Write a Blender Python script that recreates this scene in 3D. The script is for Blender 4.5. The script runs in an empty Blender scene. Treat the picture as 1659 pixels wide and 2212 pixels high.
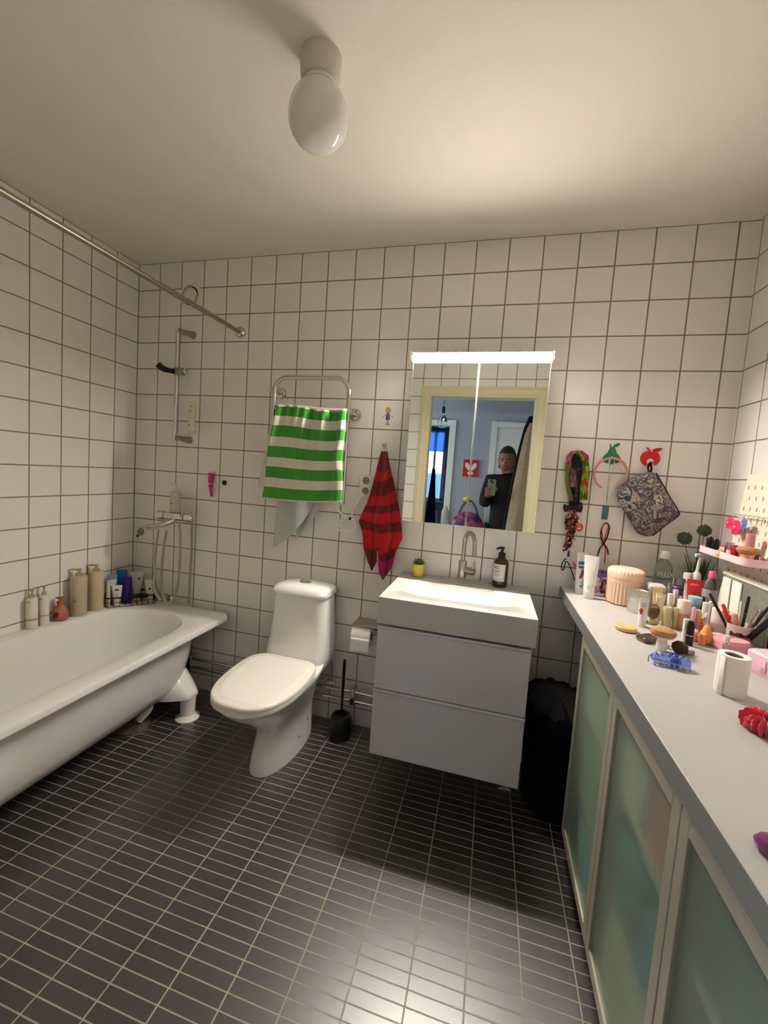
import bpy, bmesh, math, random
from math import sin, cos, pi, radians
from mathutils import Vector, Matrix
random.seed(7)
SC = bpy.context.scene
COL = SC.collection

# ------------------------------------------------------------------ camera, light, exposure
F_PX, CX, CY = 893.30, 825.85, 1091.96            # lens measured on the 0.15 m wall tiles
CAM = Vector((2.11397, -2.06796, 1.37062))
RW = Matrix(((0.96420786, 0.25595946, 0.06919506),
             (0.08657817, -0.05726725, -0.99459775),
             (-0.2506141, 0.96498975, -0.07737804)))   # rows: right, down, forward
cam = bpy.data.cameras.new('camera')
co = bpy.data.objects.new('camera', cam); COL.objects.link(co)
M4 = Matrix((RW[0], -RW[1], -RW[2])).transposed().to_4x4()
M4.translation = CAM
co.matrix_world = M4
cam.sensor_fit = 'VERTICAL'; cam.sensor_height = 36.0
cam.lens = F_PX * 36.0 / 2212.0
cam.shift_x = (829.5 - CX) / 2212.0
cam.shift_y = -(1106.0 - CY) / 2212.0
cam.clip_start = 0.004
SC.camera = co
SC.view_settings.view_transform = 'Standard'
SC.view_settings.look = 'None'
SC.view_settings.exposure = 1.13
SC.view_settings.gamma = 1.0
SC.view_settings.use_curve_mapping = False
LED_POWER = 200.0          # emission of the diffuser strip on the mirror cabinet
DAY = 4.5                 # daylight behind the window of the room across the hall
HALL_W = 20.0
w = bpy.data.worlds.new('world'); SC.world = w; w.use_nodes = True
w.node_tree.nodes['Background'].inputs[0].default_value = (0.45, 0.62, 1.0, 1)
w.node_tree.nodes['Background'].inputs[1].default_value = 0.25

def area(name, loc, rot, sx, sy, watt, col):
    l = bpy.data.lights.new(name, 'AREA'); l.shape = 'RECTANGLE'; l.size = sx; l.size_y = sy
    l.energy = watt; l.color = col
    o = bpy.data.objects.new(name, l); COL.objects.link(o); o.location = loc; o.rotation_euler = rot
    return o
# added fill lamp at the hall's far left end, standing in for unseen daylight
area('hall_daylight_fill', (-0.35, -2.6, 1.5), (0, radians(-90), 0), 1.2, 1.0, HALL_W, (0.80, 0.90, 1.0))

# ------------------------------------------------------------------ helpers
def ray(x, y):
    return RW.transposed() @ Vector(((x - CX) / F_PX, (y - CY) / F_PX, 1.0))
def at(px, py, **k):
    """point on the plane x=, y= or z= seen at a spot of the photograph (for measuring)"""
    (a, v), = k.items(); i = 'xyz'.index(a); d = ray(px, py)
    return CAM + d * ((v - CAM[i]) / d[i])
def srgb(r, g, b):
    f = lambda c: (c / 255 / 12.92) if c / 255 <= .04045 else ((c / 255 + .055) / 1.055) ** 2.4
    return (f(r), f(g), f(b), 1)
MATS = {}
def mat(name, col, rough=.5, metal=0, trans=0, emit=0, spec=.5, coat=0, ior=1.45, sheen=0, noise=0, nscale=40, bump=0, bscale=200):
    if name in MATS: return MATS[name]
    m = bpy.data.materials.new(name); m.use_nodes = True; nt = m.node_tree
    b = nt.nodes['Principled BSDF']; c = srgb(*col)
    b.inputs['Base Color'].default_value = c
    b.inputs['Roughness'].default_value = rough; b.inputs['Metallic'].default_value = metal
    b.inputs['Transmission Weight'].default_value = trans; b.inputs['IOR'].default_value = ior
    b.inputs['Specular IOR Level'].default_value = spec; b.inputs['Coat Weight'].default_value = coat
    b.inputs['Coat Roughness'].default_value = .05; b.inputs['Sheen Weight'].default_value = sheen
    if emit:
        b.inputs['Emission Color'].default_value = c; b.inputs['Emission Strength'].default_value = emit
    if noise or bump:
        tc = nt.nodes.new('ShaderNodeTexCoord')
    if noise:
        n = nt.nodes.new('ShaderNodeTexNoise'); n.inputs['Scale'].default_value = nscale; n.inputs['Detail'].default_value = 3
        mx = nt.nodes.new('ShaderNodeMix'); mx.data_type = 'RGBA'
        mx.inputs[6].default_value = [v * (1 - noise) for v in c[:3]] + [1]; mx.inputs[7].default_value = [min(1, v * (1 + noise)) for v in c[:3]] + [1]
        nt.links.new(tc.outputs['Object'], n.inputs['Vector'])
        nt.links.new(n.outputs[0], mx.inputs[0]); nt.links.new(mx.outputs[2], b.inputs['Base Color'])
    if bump:
        n2 = nt.nodes.new('ShaderNodeTexNoise'); n2.inputs['Scale'].default_value = bscale
        bp = nt.nodes.new('ShaderNodeBump'); bp.inputs['Strength'].default_value = bump; bp.inputs['Distance'].default_value = .002
        nt.links.new(tc.outputs['Object'], n2.inputs['Vector'])
        nt.links.new(n2.outputs[0], bp.inputs['Height']); nt.links.new(bp.outputs[0], b.inputs['Normal'])
    MATS[name] = m; return m

def tile_mat(name, ax, offs, pitch, gw, tile, grout, rough, var=.03, spec=.5, groutrough=.9, coat=0, coatrough=.3):
    """square tiles with joints, laid out in world coordinates along the two axes ax"""
    m = bpy.data.materials.new(name); m.use_nodes = True; nt = m.node_tree; N = nt.nodes; L = nt.links
    b = N['Principled BSDF']
    g = N.new('ShaderNodeNewGeometry'); s = N.new('ShaderNodeSeparateXYZ'); L.new(g.outputs['Position'], s.inputs[0])
    def mth(op, a, c=None):
        n = N.new('ShaderNodeMath'); n.operation = op
        for i, v in enumerate((a, c)):
            if v is None: continue
            if isinstance(v, (int, float)): n.inputs[i].default_value = v
            else: L.new(v, n.inputs[i])
        return n.outputs[0]
    masks = []; ids = []
    for i in range(2):
        u = mth('DIVIDE', mth('SUBTRACT', s.outputs['XYZ'.index(ax[i])], offs[i] - pitch[i] * 60), pitch[i])
        fr = mth('FRACT', u); ids.append(mth('FLOOR', u))
        d = mth('MULTIPLY', mth('MINIMUM', fr, mth('SUBTRACT', 1.0, fr)), pitch[i])
        mr = N.new('ShaderNodeMapRange'); mr.inputs[1].default_value = gw[i] * .35; mr.inputs[2].default_value = gw[i] * .65
        L.new(d, mr.inputs[0]); masks.append(mr.outputs[0])
    mask = mth('MINIMUM', masks[0], masks[1])
    cb = N.new('ShaderNodeCombineXYZ'); L.new(ids[0], cb.inputs[0]); L.new(ids[1], cb.inputs[1])
    wn = N.new('ShaderNodeTexWhiteNoise'); L.new(cb.outputs[0], wn.inputs['Vector'])
    c = srgb(*tile)
    v = N.new('ShaderNodeMix'); v.data_type = 'RGBA'
    v.inputs[6].default_value = [x * (1 - var) for x in c[:3]] + [1]; v.inputs[7].default_value = [x * (1 + var) for x in c[:3]] + [1]
    L.new(wn.outputs['Value'], v.inputs[0])
    mx = N.new('ShaderNodeMix'); mx.data_type = 'RGBA'; mx.inputs[6].default_value = srgb(*grout)
    L.new(v.outputs[2], mx.inputs[7]); L.new(mask, mx.inputs[0]); L.new(mx.outputs[2], b.inputs['Base Color'])
    rr = N.new('ShaderNodeMapRange'); rr.inputs[3].default_value = groutrough; rr.inputs[4].default_value = rough
    L.new(mask, rr.inputs[0]); L.new(rr.outputs[0], b.inputs['Roughness'])
    b.inputs['Specular IOR Level'].default_value = spec
    if coat:
        cm = mth('MULTIPLY', mask, coat); L.new(cm, b.inputs['Coat Weight']); b.inputs['Coat Roughness'].default_value = coatrough
    bp = N.new('ShaderNodeBump'); bp.inputs['Strength'].default_value = .5; bp.inputs['Distance'].default_value = .001
    L.new(mask, bp.inputs['Height']); L.new(bp.outputs[0], b.inputs['Normal'])
    return m

class G:
    def __init__(s): s.v = []; s.f = []; s.mi = []
    def add(s, vs, fs, M=None, mi=0):
        k = len(s.v)
        s.v += [tuple(M @ Vector(p)) if M else tuple(p) for p in vs]
        s.f += [tuple(i + k for i in f) for f in fs]; s.mi += [mi] * len(fs); return s
    def box(s, x0, x1, y0, y1, z0, z1, M=None, mi=0):
        v = [(x, y, z) for z in (z0, z1) for x, y in ((x0, y0), (x1, y0), (x1, y1), (x0, y1))]
        return s.add(v, [(3, 2, 1, 0), (4, 5, 6, 7), (0, 1, 5, 4), (1, 2, 6, 5), (2, 3, 7, 6), (3, 0, 4, 7)], M, mi)
    def loft(s, rings, cap0=True, cap1=True, M=None, mi=0, closed=True):
        n = len(rings[0]); vs = [p for r in rings for p in r]; fs = []
        for a in range(len(rings) - 1):
            for i in range(n if closed else n - 1):
                j = (i + 1) % n
                fs.append((a * n + i, a * n + j, a * n + n + j, a * n + n + i))
        if cap0: fs.append(tuple(range(n))[::-1])
        if cap1: fs.append(tuple(range((len(rings) - 1) * n, len(rings) * n)))
        return s.add(vs, fs, M, mi)
    def lathe(s, prof, n=32, M=None, mi=0, sx=1, sy=1, cap0=True, cap1=True):
        return s.loft([[(max(r, 1e-5) * cos(2 * pi * i / n) * sx, max(r, 1e-5) * sin(2 * pi * i / n) * sy, z) for i in range(n)] for r, z in prof], cap0, cap1, M, mi)
    def tube(s, pts, r, n=12, closed=False, M=None, mi=0, smooth=0):
        P = [Vector(p) for p in pts]
        rs = list(r) if isinstance(r, (list, tuple)) else [r] * len(P)
        if smooth:
            Q = []; R2 = []; L = len(P)
            for i in range(L if closed else L - 1):
                p0 = P[(i - 1) % L] if closed or i > 0 else P[0] * 2 - P[1]
                p1 = P[i]; p2 = P[(i + 1) % L]
                p3 = P[(i + 2) % L] if closed or i + 2 < L else p2 * 2 - p1
                for k in range(smooth):
                    t = k / smooth
                    Q.append(.5 * (2 * p1 + (p2 - p0) * t + (2 * p0 - 5 * p1 + 4 * p2 - p3) * t * t + (3 * p1 - p0 - 3 * p2 + p3) * t ** 3))
                    R2.append(rs[i] * (1 - t) + rs[(i + 1) % L] * t)
            if not closed: Q.append(P[-1]); R2.append(rs[-1])
            P, rs = Q, R2
        L = len(P); T = []
        for i in range(L):
            a = P[(i - 1) % L] if closed or i > 0 else P[i]; b = P[(i + 1) % L] if closed or i < L - 1 else P[i]
            T.append((b - a).normalized())
        u = T[0].orthogonal().normalized(); rings = []
        for i in range(L):
            u = (u - T[i] * u.dot(T[i])).normalized(); w_ = T[i].cross(u)
            rings.append([tuple(P[i] + (u * cos(2 * pi * k / n) + w_ * sin(2 * pi * k / n)) * rs[i]) for k in range(n)])
        if closed: rings.append(rings[0]); return s.loft(rings, False, False, M, mi)
        return s.loft(rings, True, True, M, mi)
    def prism(s, out, z0, z1, M=None, mi=0):
        n = len(out); vs = [(x, y, z0) for x, y in out] + [(x, y, z1) for x, y in out]
        fs = [tuple(range(n))[::-1], tuple(range(n, 2 * n))] + [(i, (i + 1) % n, n + (i + 1) % n, n + i) for i in range(n)]
        return s.add(vs, fs, M, mi)
    def ball(s, c, r, n=12, M=None, mi=0, sz=1):
        pr = [(r * sin(pi * i / n), -r * cos(pi * i / n) * sz) for i in range(n + 1)]
        MM = Matrix.Translation(c); MM = (M @ MM) if M else MM
        return s.lathe(pr, n * 2, MM, mi, cap0=False, cap1=False)
    def grid(s, fn, nu, nv, M=None, mi=None):
        vs = [tuple(fn(i / nu, j / nv)) for j in range(nv + 1) for i in range(nu + 1)]; k = len(s.v)
        s.v += [tuple(M @ Vector(p)) if M else p for p in vs]
        for j in range(nv):
            for i in range(nu):
                a = k + j * (nu + 1) + i
                s.f.append((a, a + 1, a + nu + 2, a + nu + 1)); s.mi.append(mi((i + .5) / nu, (j + .5) / nv) if mi else 0)
        return s

def build(name, g, mats, parent=None, smooth=True, bevel=0, solid=0, sub=0, label=None, seg=2, offset=0):
    me = bpy.data.meshes.new(name); me.from_pydata(g.v, [], g.f)
    if not isinstance(mats, (list, tuple)): mats = [mats]
    for m in mats: me.materials.append(m)
    if len(mats) > 1: me.polygons.foreach_set('material_index', g.mi)
    bm = bmesh.new(); bm.from_mesh(me); bmesh.ops.remove_doubles(bm, verts=bm.verts, dist=1e-6)
    if not solid: bmesh.ops.recalc_face_normals(bm, faces=bm.faces)
    bm.to_mesh(me); bm.free()
    if smooth:
        me.polygons.foreach_set('use_smooth', [True] * len(me.polygons))
        me.set_sharp_from_angle(angle=radians(38))
    o = bpy.data.objects.new(name, me); COL.objects.link(o)
    if parent: o.parent = parent
    if solid:
        md = o.modifiers.new('s', 'SOLIDIFY'); md.thickness = solid; md.offset = offset
    if bevel:
        md = o.modifiers.new('b', 'BEVEL'); md.width = bevel; md.segments = seg; md.limit_method = 'ANGLE'; md.angle_limit = radians(50)
    if sub:
        md = o.modifiers.new('u', 'SUBSURF'); md.levels = sub; md.render_levels = sub
    if label: o['label'] = label
    return o
def tag(o, label, cat, group=None, kind=None):
    o['label'] = label; o['category'] = cat
    if group: o['group'] = group
    if kind: o['kind'] = kind
    return o
def thing(name, label, cat, loc=(0, 0, 0), rot=(0, 0, 0), group=None, sc=None):
    o = bpy.data.objects.new(name, None); COL.objects.link(o); o.location = loc
    o.rotation_euler = rot if isinstance(rot, (tuple, list)) else (0, 0, rot); o.empty_display_size = .02
    if sc: o.scale = sc if isinstance(sc, tuple) else (sc, sc, sc)
    return tag(o, label, cat, group)
def solo(name, g, m, label, cat, loc=(0, 0, 0), rot=(0, 0, 0), group=None, **k):
    o = build(name, g, m, **k); o.location = loc; o.rotation_euler = rot if isinstance(rot, (tuple, list)) else (0, 0, rot)
    return tag(o, label, cat, group)
def struct(name, g, m, label=None, **k):
    o = build(name, g, m, **k); o['kind'] = 'structure'
    if label: o['label'] = label
    return o
def text(name, s, size, m, parent, M, depth=.0003, align='CENTER'):
    cu = bpy.data.curves.new('t', 'FONT'); cu.body = s; cu.size = size; cu.extrude = depth
    cu.align_x = align; cu.align_y = 'CENTER'
    t = bpy.data.objects.new('t', cu); me = bpy.data.meshes.new_from_object(t)
    me.transform(M); me.materials.clear(); me.materials.append(m)
    bpy.data.objects.remove(t); o = bpy.data.objects.new(name, me); COL.objects.link(o); o.parent = parent
    return o
def rrect(x0, x1, y0, y1, r, z, n=6):
    r = min(r, (x1 - x0) / 2 - 1e-4, (y1 - y0) / 2 - 1e-4); out = []
    for cx, cy, a in ((x1 - r, y1 - r, 0), (x0 + r, y1 - r, 90), (x0 + r, y0 + r, 180), (x1 - r, y0 + r, 270)):
        for k in range(n + 1):
            t = radians(a + 90 * k / n); out.append((cx + r * cos(t), cy + r * sin(t), z))
    return out
T = Matrix.Translation
def Rm(a, ax): return Matrix.Rotation(radians(a), 4, ax)
FX = Rm(90, 'X')       # flat XY drawing -> upright, facing -Y (towards the camera)
FL = Rm(-90, 'Z') @ Rm(90, 'X')   # upright, facing -X

# common materials
CERAM = mat('glazed_ceramic', (236, 234, 230), .08, coat=.3)
ENAM = mat('bath_enamel', (236, 234, 229), .12, coat=.3)
CHROME = mat('chrome', (215, 212, 205), .12, metal=1)
STEEL = mat('brushed_steel', (190, 182, 172), .28, metal=1)
BLACKP = mat('black_plastic', (14, 14, 14), .3)
WHITEP = mat('white_plastic', (226, 223, 215), .35)
WHITEG = mat('white_gloss_lacquer', (208, 207, 213), .08, coat=.6)
GLASS = mat('clear_glass', (245, 248, 245), .02, trans=1)
CLEARP = mat('clear_plastic', (235, 238, 235), .08, trans=.95, ior=1.35)
GOLD = mat('champagne_gold', (196, 178, 140), .3, metal=.6)
PINK = mat('blush_pink_plastic', (238, 190, 186), .35)
LPINK = mat('light_pink_lacquer', (243, 208, 214), .4)
PAPER = mat('soft_paper', (238, 233, 226), .95)
WOOL = mat('black_cloth', (10, 10, 11), .95)
SILVER = mat('silver_metal', (205, 203, 198), .22, metal=1)
LABELW = mat('white_label', (236, 234, 228), .6)
INK = mat('dark_ink', (35, 33, 32), .7)
# ------------------------------------------------------------------ the setting
W, H, D, TH = 3.072, 2.494, 1.75, .11
wt = dict(pitch=(.15, .15), gw=(.0056, .0056), tile=(238, 234, 228), grout=(136, 122, 98), rough=.16, var=.02)
TB = tile_mat('wall_tiles_back', 'XZ', (0, H), **wt)
TS = tile_mat('wall_tiles_side', 'YZ', (0, H), **wt)
TR = tile_mat('wall_tiles_right', 'YZ', (-.165, H), **wt)
TF = tile_mat('wall_tiles_front', 'XZ', (1.632, H), **wt)
TFL = tile_mat('floor_tiles', 'XY', (.9705, -.906), pitch=(.149, .0375), gw=(.0038, .0034), tile=(50, 47, 44), grout=(160, 152, 130), rough=.36, var=.12, spec=1.0, groutrough=.85, coat=1.0, coatrough=.30)
struct('floor', G().box(0, W, -D, 0, -.02, 0), TFL, smooth=False)
struct('ceiling', G().box(-.1, W + .1, -D - TH, .1, H, H + .05), mat('ceiling_paint', (234, 228, 214), .85, bump=.3, bscale=250), smooth=False)
struct('wall_back', G().box(-.1, W + .1, 0, .1, -.02, H), TB, smooth=False)
struct('wall_left', G().box(-.1, 0, -D, 0, -.02, H), TS, smooth=False)
struct('wall_right', G().box(W, W + .1, -D, 0, -.02, H), TR, smooth=False)
# front wall with the doorway the photographer stands in
DX0, DX1, DZ = 1.562, 2.395, 2.045
g = G().box(-.1, DX0 - .02, -D - TH, -D, -.02, H).box(DX1 + .02, W + .1, -D - TH, -D, -.02, H).box(DX0 - .02, DX1 + .02, -D - TH, -D, DZ + .02, H)
struct('wall_front', g, [TF], smooth=False)
CREAM = mat('cream_door_paint', (222, 212, 176), .35)
g = G()
def ushape(b, a):
    return [(DX0 - b, 0), (DX0 - b, DZ + b), (DX1 + b, DZ + b), (DX1 + b, 0), (DX1 + a, 0), (DX1 + a, DZ + a), (DX0 - a, DZ + a), (DX0 - a, 0)]
for y0, y1, e in ((-D, -D + .016, .008), (-D - TH - .016, -D - TH, -.008)):   # casings with a raised middle band
    g.prism(ushape(.085, .0), -y1, -y0, FX)
    m0, m1 = (y1, y1 + e) if e > 0 else (y0 + e, y0)
    g.prism(ushape(.066, .020), -m1, -m0 - .0001, FX)
struct('trim_1', g, CREAM, bevel=.004)
g = G().box(DX0 - .02, DX0, -D - TH, -D, 0, DZ + .02).box(DX1, DX1 + .02, -D - TH, -D, 0, DZ + .02).box(DX0, DX1, -D - TH, -D, DZ, DZ + .02)
struct('door_1', g, CREAM, bevel=.002, label='cream lining of the doorway opposite the mirror')
# hall and the room with the window across it
HW = mat('hall_wall_paint', (160, 166, 174), .8)
HT = mat('hall_white_paint', (214, 216, 210), .4)
struct('floor_hall', G().box(-.4, 2.75, -6.3, -D - TH, -.05, -.002).box(DX0, DX1, -D - TH, -D, -.05, -.002), mat('hall_floor_wood', (150, 120, 88), .5, noise=.15, nscale=6), smooth=False)
struct('ceiling_hall', G().box(-.4, 2.75, -6.3, -D - TH, 2.5, 2.55), HW, smooth=False)
struct('wall_hall_right', G().box(2.64, 2.75, -6.3, -D - TH, 0, 2.5), HW, smooth=False)
OX0, OX1, OZ = .78, 1.583, 1.983
struct('wall_hall_far', G().box(-.4, OX0, -3.3, -3.2, 0, 2.5).box(OX1, 2.64, -3.3, -3.2, 0, 2.5).box(OX0, OX1, -3.3, -3.2, OZ, 2.5), HW, smooth=False)
struct('wall_hall_left', G().box(-.5, -.4, -6.3, -D - TH, 0, 2.5), HW, smooth=False)
g = G().box(OX0 - .07, OX0, -3.2, -3.185, 0, OZ + .07).box(OX1, OX1 + .07, -3.2, -3.185, 0, OZ + .07).box(OX0, OX1, -3.2, -3.185, OZ, OZ + .07)
struct('trim_2', g, HT, bevel=.003)
g = G().box(2.062, 2.126, -3.2, -3.18, 0, 2.05).box(2.48, 2.545, -3.2, -3.18, 0, 2.05).box(2.126, 2.48, -3.2, -3.18, 1.985, 2.05)
struct('trim_3', g, HT, bevel=.003)
d = struct('door_2', G().box(2.128, 2.478, -3.2, -3.19, .01, 1.983), HT, bevel=.002, label='closed white door across the hall')
build('door_handle', G().tube([(2.155, -3.19, 1.0), (2.155, -3.145, 1.0), (2.25, -3.14, 1.0)], .008, smooth=4), STEEL, d)
WX0, WX1, WZ0, WZ1 = .5, 1.24, .93, 2.25
struct('wall_bedroom_far', G().box(-.4, WX0, -6.1, -6, 0, 2.5).box(WX1, 2.64, -6.1, -6, 0, 2.5).box(WX0, WX1, -6.1, -6, 0, WZ0).box(WX0, WX1, -6.1, -6, WZ1, 2.5), mat('bedroom_wall_paint', (150, 180, 225), .8), smooth=False)
win = struct('window_1', G().box(WX0, WX0 + .05, -6.03, -5.985, WZ0, WZ1).box(WX1 - .05, WX1, -6.03, -5.985, WZ0, WZ1).box(WX0, WX1, -6.03, -5.985, WZ0, WZ0 + .05).box(WX0, WX1, -6.03, -5.985, WZ1 - .05, WZ1).box(1.02, 1.06, -6.03, -5.985, WZ0, WZ1), HT, bevel=.003)
build('pane', G().box(WX0 + .05, WX1 - .05, -6.012, -6.008, WZ0 + .05, WZ1 - .05), GLASS, win, smooth=False)
build('window_sill', G().box(WX0 - .04, WX1 + .04, -6, -5.87, WZ0 - .03, WZ0), HT, win, bevel=.003)
# bright daylight sky and the building outside
sky = solo('sky_backdrop', G().box(-1.5, 3.5, -8.05, -8, -1, 4), mat('bright_sky', (190, 220, 255), .9, emit=DAY), 'bright overcast daylight outside the window across the hall', 'sky', smooth=False)
sky['kind'] = 'structure'
solo('neighbouring_house', G().box(.4, 1.4, -7.4, -7.3, .3, 1.45), mat('pale_facade', (205, 215, 225), .8), 'pale house front seen low through the window across the hall', 'building', smooth=False)
bl = thing('roller_blind', 'blue roller blind half lowered over the window across the hall', 'blind', (.87, -5.95, 2.3))
build('blind_cloth', G().box(-.37, .38, -.003, 0, -.46, 0), mat('blue_blind', (120, 170, 225), 1.0, trans=.55), bl, smooth=False)
build('roller', G().tube([(-.38, 0, .01), (.39, 0, .01)], .022), HT, bl)
rd = solo('radiator', G().box(.5, 1.2, -5.97, -5.9, .15, .75), HT, 'white radiator under the window across the hall', 'radiator', bevel=.01)
for x0, nm, lb in ((1.07, 'curtain', 'dark blue patterned curtain at the right of the bedroom window'), (.80, 'curtain', 'dark blue patterned curtain at the middle of the bedroom window')):
    g = G().grid(lambda u, v: (x0 + (.03 + .09 * v) * (u * 2 - 1) , -5.80 + .035 * sin(u * 22) * (.3 + v), 1.52 - 1.35 * v), 40, 14)
    solo(nm, g, mat('blue_curtain', (40, 62, 110), .9, noise=.8, nscale=35), lb, 'curtain', solid=.003, group='blue curtains across the hall')
# pipes along the back wall
for z, y in ((.205, -.045), (.158, -.05)):
    solo('heating_pipe', G().tube([(.02, y, z), (2.44, y, z)], .009), CHROME,
         ('upper' if z > .2 else 'lower') + ' chrome pipe running along the back wall near the floor', 'pipe', group='pipes along the back wall')
for x in (1.50, .48, 1.9):
    g = G().box(-.012, .012, -.062, 0, .140, .222)
    solo('pipe_clamp', g, CHROME, 'small chrome clamp holding the two floor pipes ' + {1.5: 'beside the toilet brush', .48: 'behind the bath foot', 1.9: 'under the sink cabinet'}[x], 'bracket', (x, 0, 0), bevel=.003)

# ------------------------------------------------------------------ ceiling lamp
lp = thing('ceiling_lamp', 'unlit white opal glass ceiling lamp with a round white base', 'lamp', (1.563, -.945, H))
build('lamp_base', G().lathe([(.056, 0), (.057, -.02), (.055, -.055), (.050, -.068), (.04, -.07)], 40), mat('old_white_porcelain', (204, 198, 184), .4), lp)
pr = [(.044, -.060)]
for i in range(1, 25):
    t = i / 24; a = pi * t
    r = .082 * sin(a * .98 + .03) ** .9 * (1 - .10 * cos(a)); z = -.066 - .185 * (t - .09 * sin(2 * a) / 1)
    z = -.066 - .083 * (1 - cos(a)) ; pr.append((max(r, .044 if t < .16 else 0), z))
pr[-1] = (0, pr[-1][1])
build('glass_shade', G().lathe(pr, 48, cap0=False), mat('opal_glass', (226, 223, 215), .12, coat=.4), lp)

# ------------------------------------------------------------------ air valve
av = thing('air_vent', 'round white air valve high on the tiled wall above the shower bar', 'vent', (.372, 0, 2.298))
VP = mat('cream_vent_paint', (226, 220, 200), .4)
build('outer_ring', G().lathe([(.072, 0), (.072, .008), (.066, .018), (.056, .020), (.052, .010), (.052, 0)], 48, FX), VP, av)
build('valve_disc', G().lathe([(.041, .004), (.045, .012), (.043, .020), (.02, .026), (0, .026)], 48, FX), VP, av)
build('gap', G().lathe([(.053, 0), (.053, .003), (0, .003)], 40, FX), BLACKP, av, label='dark gap round the disc')

# ------------------------------------------------------------------ curtain rail over the bath
cr = thing('shower_curtain_rail', 'long grey steel shower rail running out from the back wall over the bath edge', 'rail', (.7, 0, 2.092))
build('pole', G().tube([(0, -.018, 0), (0, -D + .001, 0)], .0115, 20), mat('dull_steel', (160, 152, 134), .3, metal=.9), cr)
build('wall_flange', G().lathe([(.030, 0), (.030, .010), (.022, .022), (.016, .024)], 28, FX), CHROME, cr)

# ------------------------------------------------------------------ bath
bt = thing('bathtub', 'white enamelled bathtub with a rounded foot along the left wall', 'bathtub')
Y1, Y0 = -.028, -D + .01
rings = [rrect(.24, .46, -1.45, -.34, .12, .098), rrect(.17, .53, -1.56, -.26, .16, .110), rrect(.115, .585, -1.62, -.19, .18, .145),
         rrect(.085, .618, -1.66, -.15, .19, .20), rrect(.065, .638, -1.68, -.125, .2, .30), rrect(.05, .668, -1.70, -.11, .2, .475)]
outer = rings + [rrect(.004, .722, Y0, Y1, .045, .474), rrect(.002, .732, Y0, Y1, .05, .477), rrect(.002, .734, Y0, Y1, .05, .499), rrect(.006, .729, Y0, Y1 - .003, .048, .5085)]
inner = [rrect(.080, .645, -1.66, -.150, .23, .511), rrect(.093, .632, -1.645, -.163, .225, .504), rrect(.105, .620, -1.62, -.178, .21, .470),
         rrect(.115, .585, -1.58, -.195, .20, .30), rrect(.14, .56, -1.5, -.24, .18, .18), rrect(.19, .51, -1.40, -.31, .14, .135), rrect(.27, .43, -1.2, -.45, .07, .128)]
N8 = 10
def rr8(r): return r
rings_all = outer + inner
build('tub_body', G().loft(rings_all, True, True), ENAM, bt)
fx, fy = .652, -.262
for yy, lb in ((-.262, None), (-1.42, None)):
    g = G(); rg = []
    for xx, hw, zt_, zb in ((.50, .105, .300, .115), (.545, .100, .285, .115), (.585, .090, .255, .118), (.625, .074, .215, .120), (.655, .058, .180, .121), (.680, .042, .150, .122), (.690, .026, .138, .124)):
        ring = []
        for k in range(32):
            a = 2 * pi * k / 32; c_, s_ = cos(a), sin(a); zm = (zt_ + zb) / 2
            ring.append((xx, yy + hw * abs(c_) ** .85 * (1 if c_ > 0 else -1), zb + (zt_ - zb) * s_ ** .8 if s_ > 0 else zb - .004 * abs(s_)))
        rg.append(ring)
    g.loft(rg)
    f = build('foot', g, ENAM, bt)
    build('foot_column', G().lathe([(.040, .121), (.038, .05), (.035, .02), (.038, .012)], 28, T((.650, yy, 0))), ENAM, f)
    build('foot_plate', G().lathe([(.034, .022), (.045, .014), (.060, .003), (.060, .0), (0, 0)], 32, T((.650, yy, 0))), WHITEP, f)
build('waste_pipe', G().tube([(.42, -.36, .13), (.47, -.36, .10), (.500, -.368, .075), (.47, -.40, .02)], [.022, .022, .021, .017], 16, smooth=5), WHITEP, bt, label='white plastic waste pipe under the bath')
# drain in the floor
dr = thing('floor_drain', 'perforated round floor drain grate under the bath', 'drain', (.455, -.42, 0))
g = G().lathe([(.088, 0), (.088, .003), (.080, .004), (.080, .001), (0, .001)], 40)
build('grate_ring', g, STEEL, dr)
g = G()
for i in range(-6, 7):
    for j in range(-6, 7):
        if i * i + j * j < 38: g.lathe([(.0042, .001), (.0042, .0032), (.0025, .0034)], 8, T((i * .0125 + (j % 2) * .006, j * .0125, 0)))
build('grate_pattern', g, mat('dark_steel', (150, 144, 130), .4, metal=.8), dr)
# ------------------------------------------------------------------ shower bar, mixer
sb = thing('shower_rail', 'chrome shower rail with a black hand shower holder, on the back wall above the mixer', 'shower rail', (.333, 0, 0))
build('rail_tube', G().tube([(0, -.055, 1.475), (0, -.055, 2.098)], .0095, 16), CHROME, sb)
GM = mat('grey_plastic_mount', (150, 143, 128), .35)
for z in (2.088, 1.490):
    b = build('wall_bracket', G().tube([(0, -.055, z + .004), (.022, -.035, z), (.052, -.012, z - .004), (.055, 0, z - .004)], [.016, .013, .018, .022], 18, smooth=4), GM, sb)
h = build('slider', G().box(-.014, .045, -.075, -.035, 1.845, 1.885), GM, sb, bevel=.006)
build('slider_knob', G().tube([(.035, -.055, 1.865), (.062, -.05, 1.868)], [.012, .017], 14), CHROME, h)
build('hand_shower_holder', G().tube([(.0, -.07, 1.862), (-.02, -.09, 1.862), (-.045, -.11, 1.868), (-.065, -.125, 1.886)], [.014, .014, .017, .018], 14, smooth=3), BLACKP, sb, label='black plastic hand shower holder')
build('soap_hook', G().tube([(.004, -.06, 1.515), (.04, -.062, 1.508), (.075, -.065, 1.508), (.11, -.07, 1.525), (.15, -.07, 1.530)], [.005] * 5, 8, smooth=4), CHROME, sb)

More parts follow.
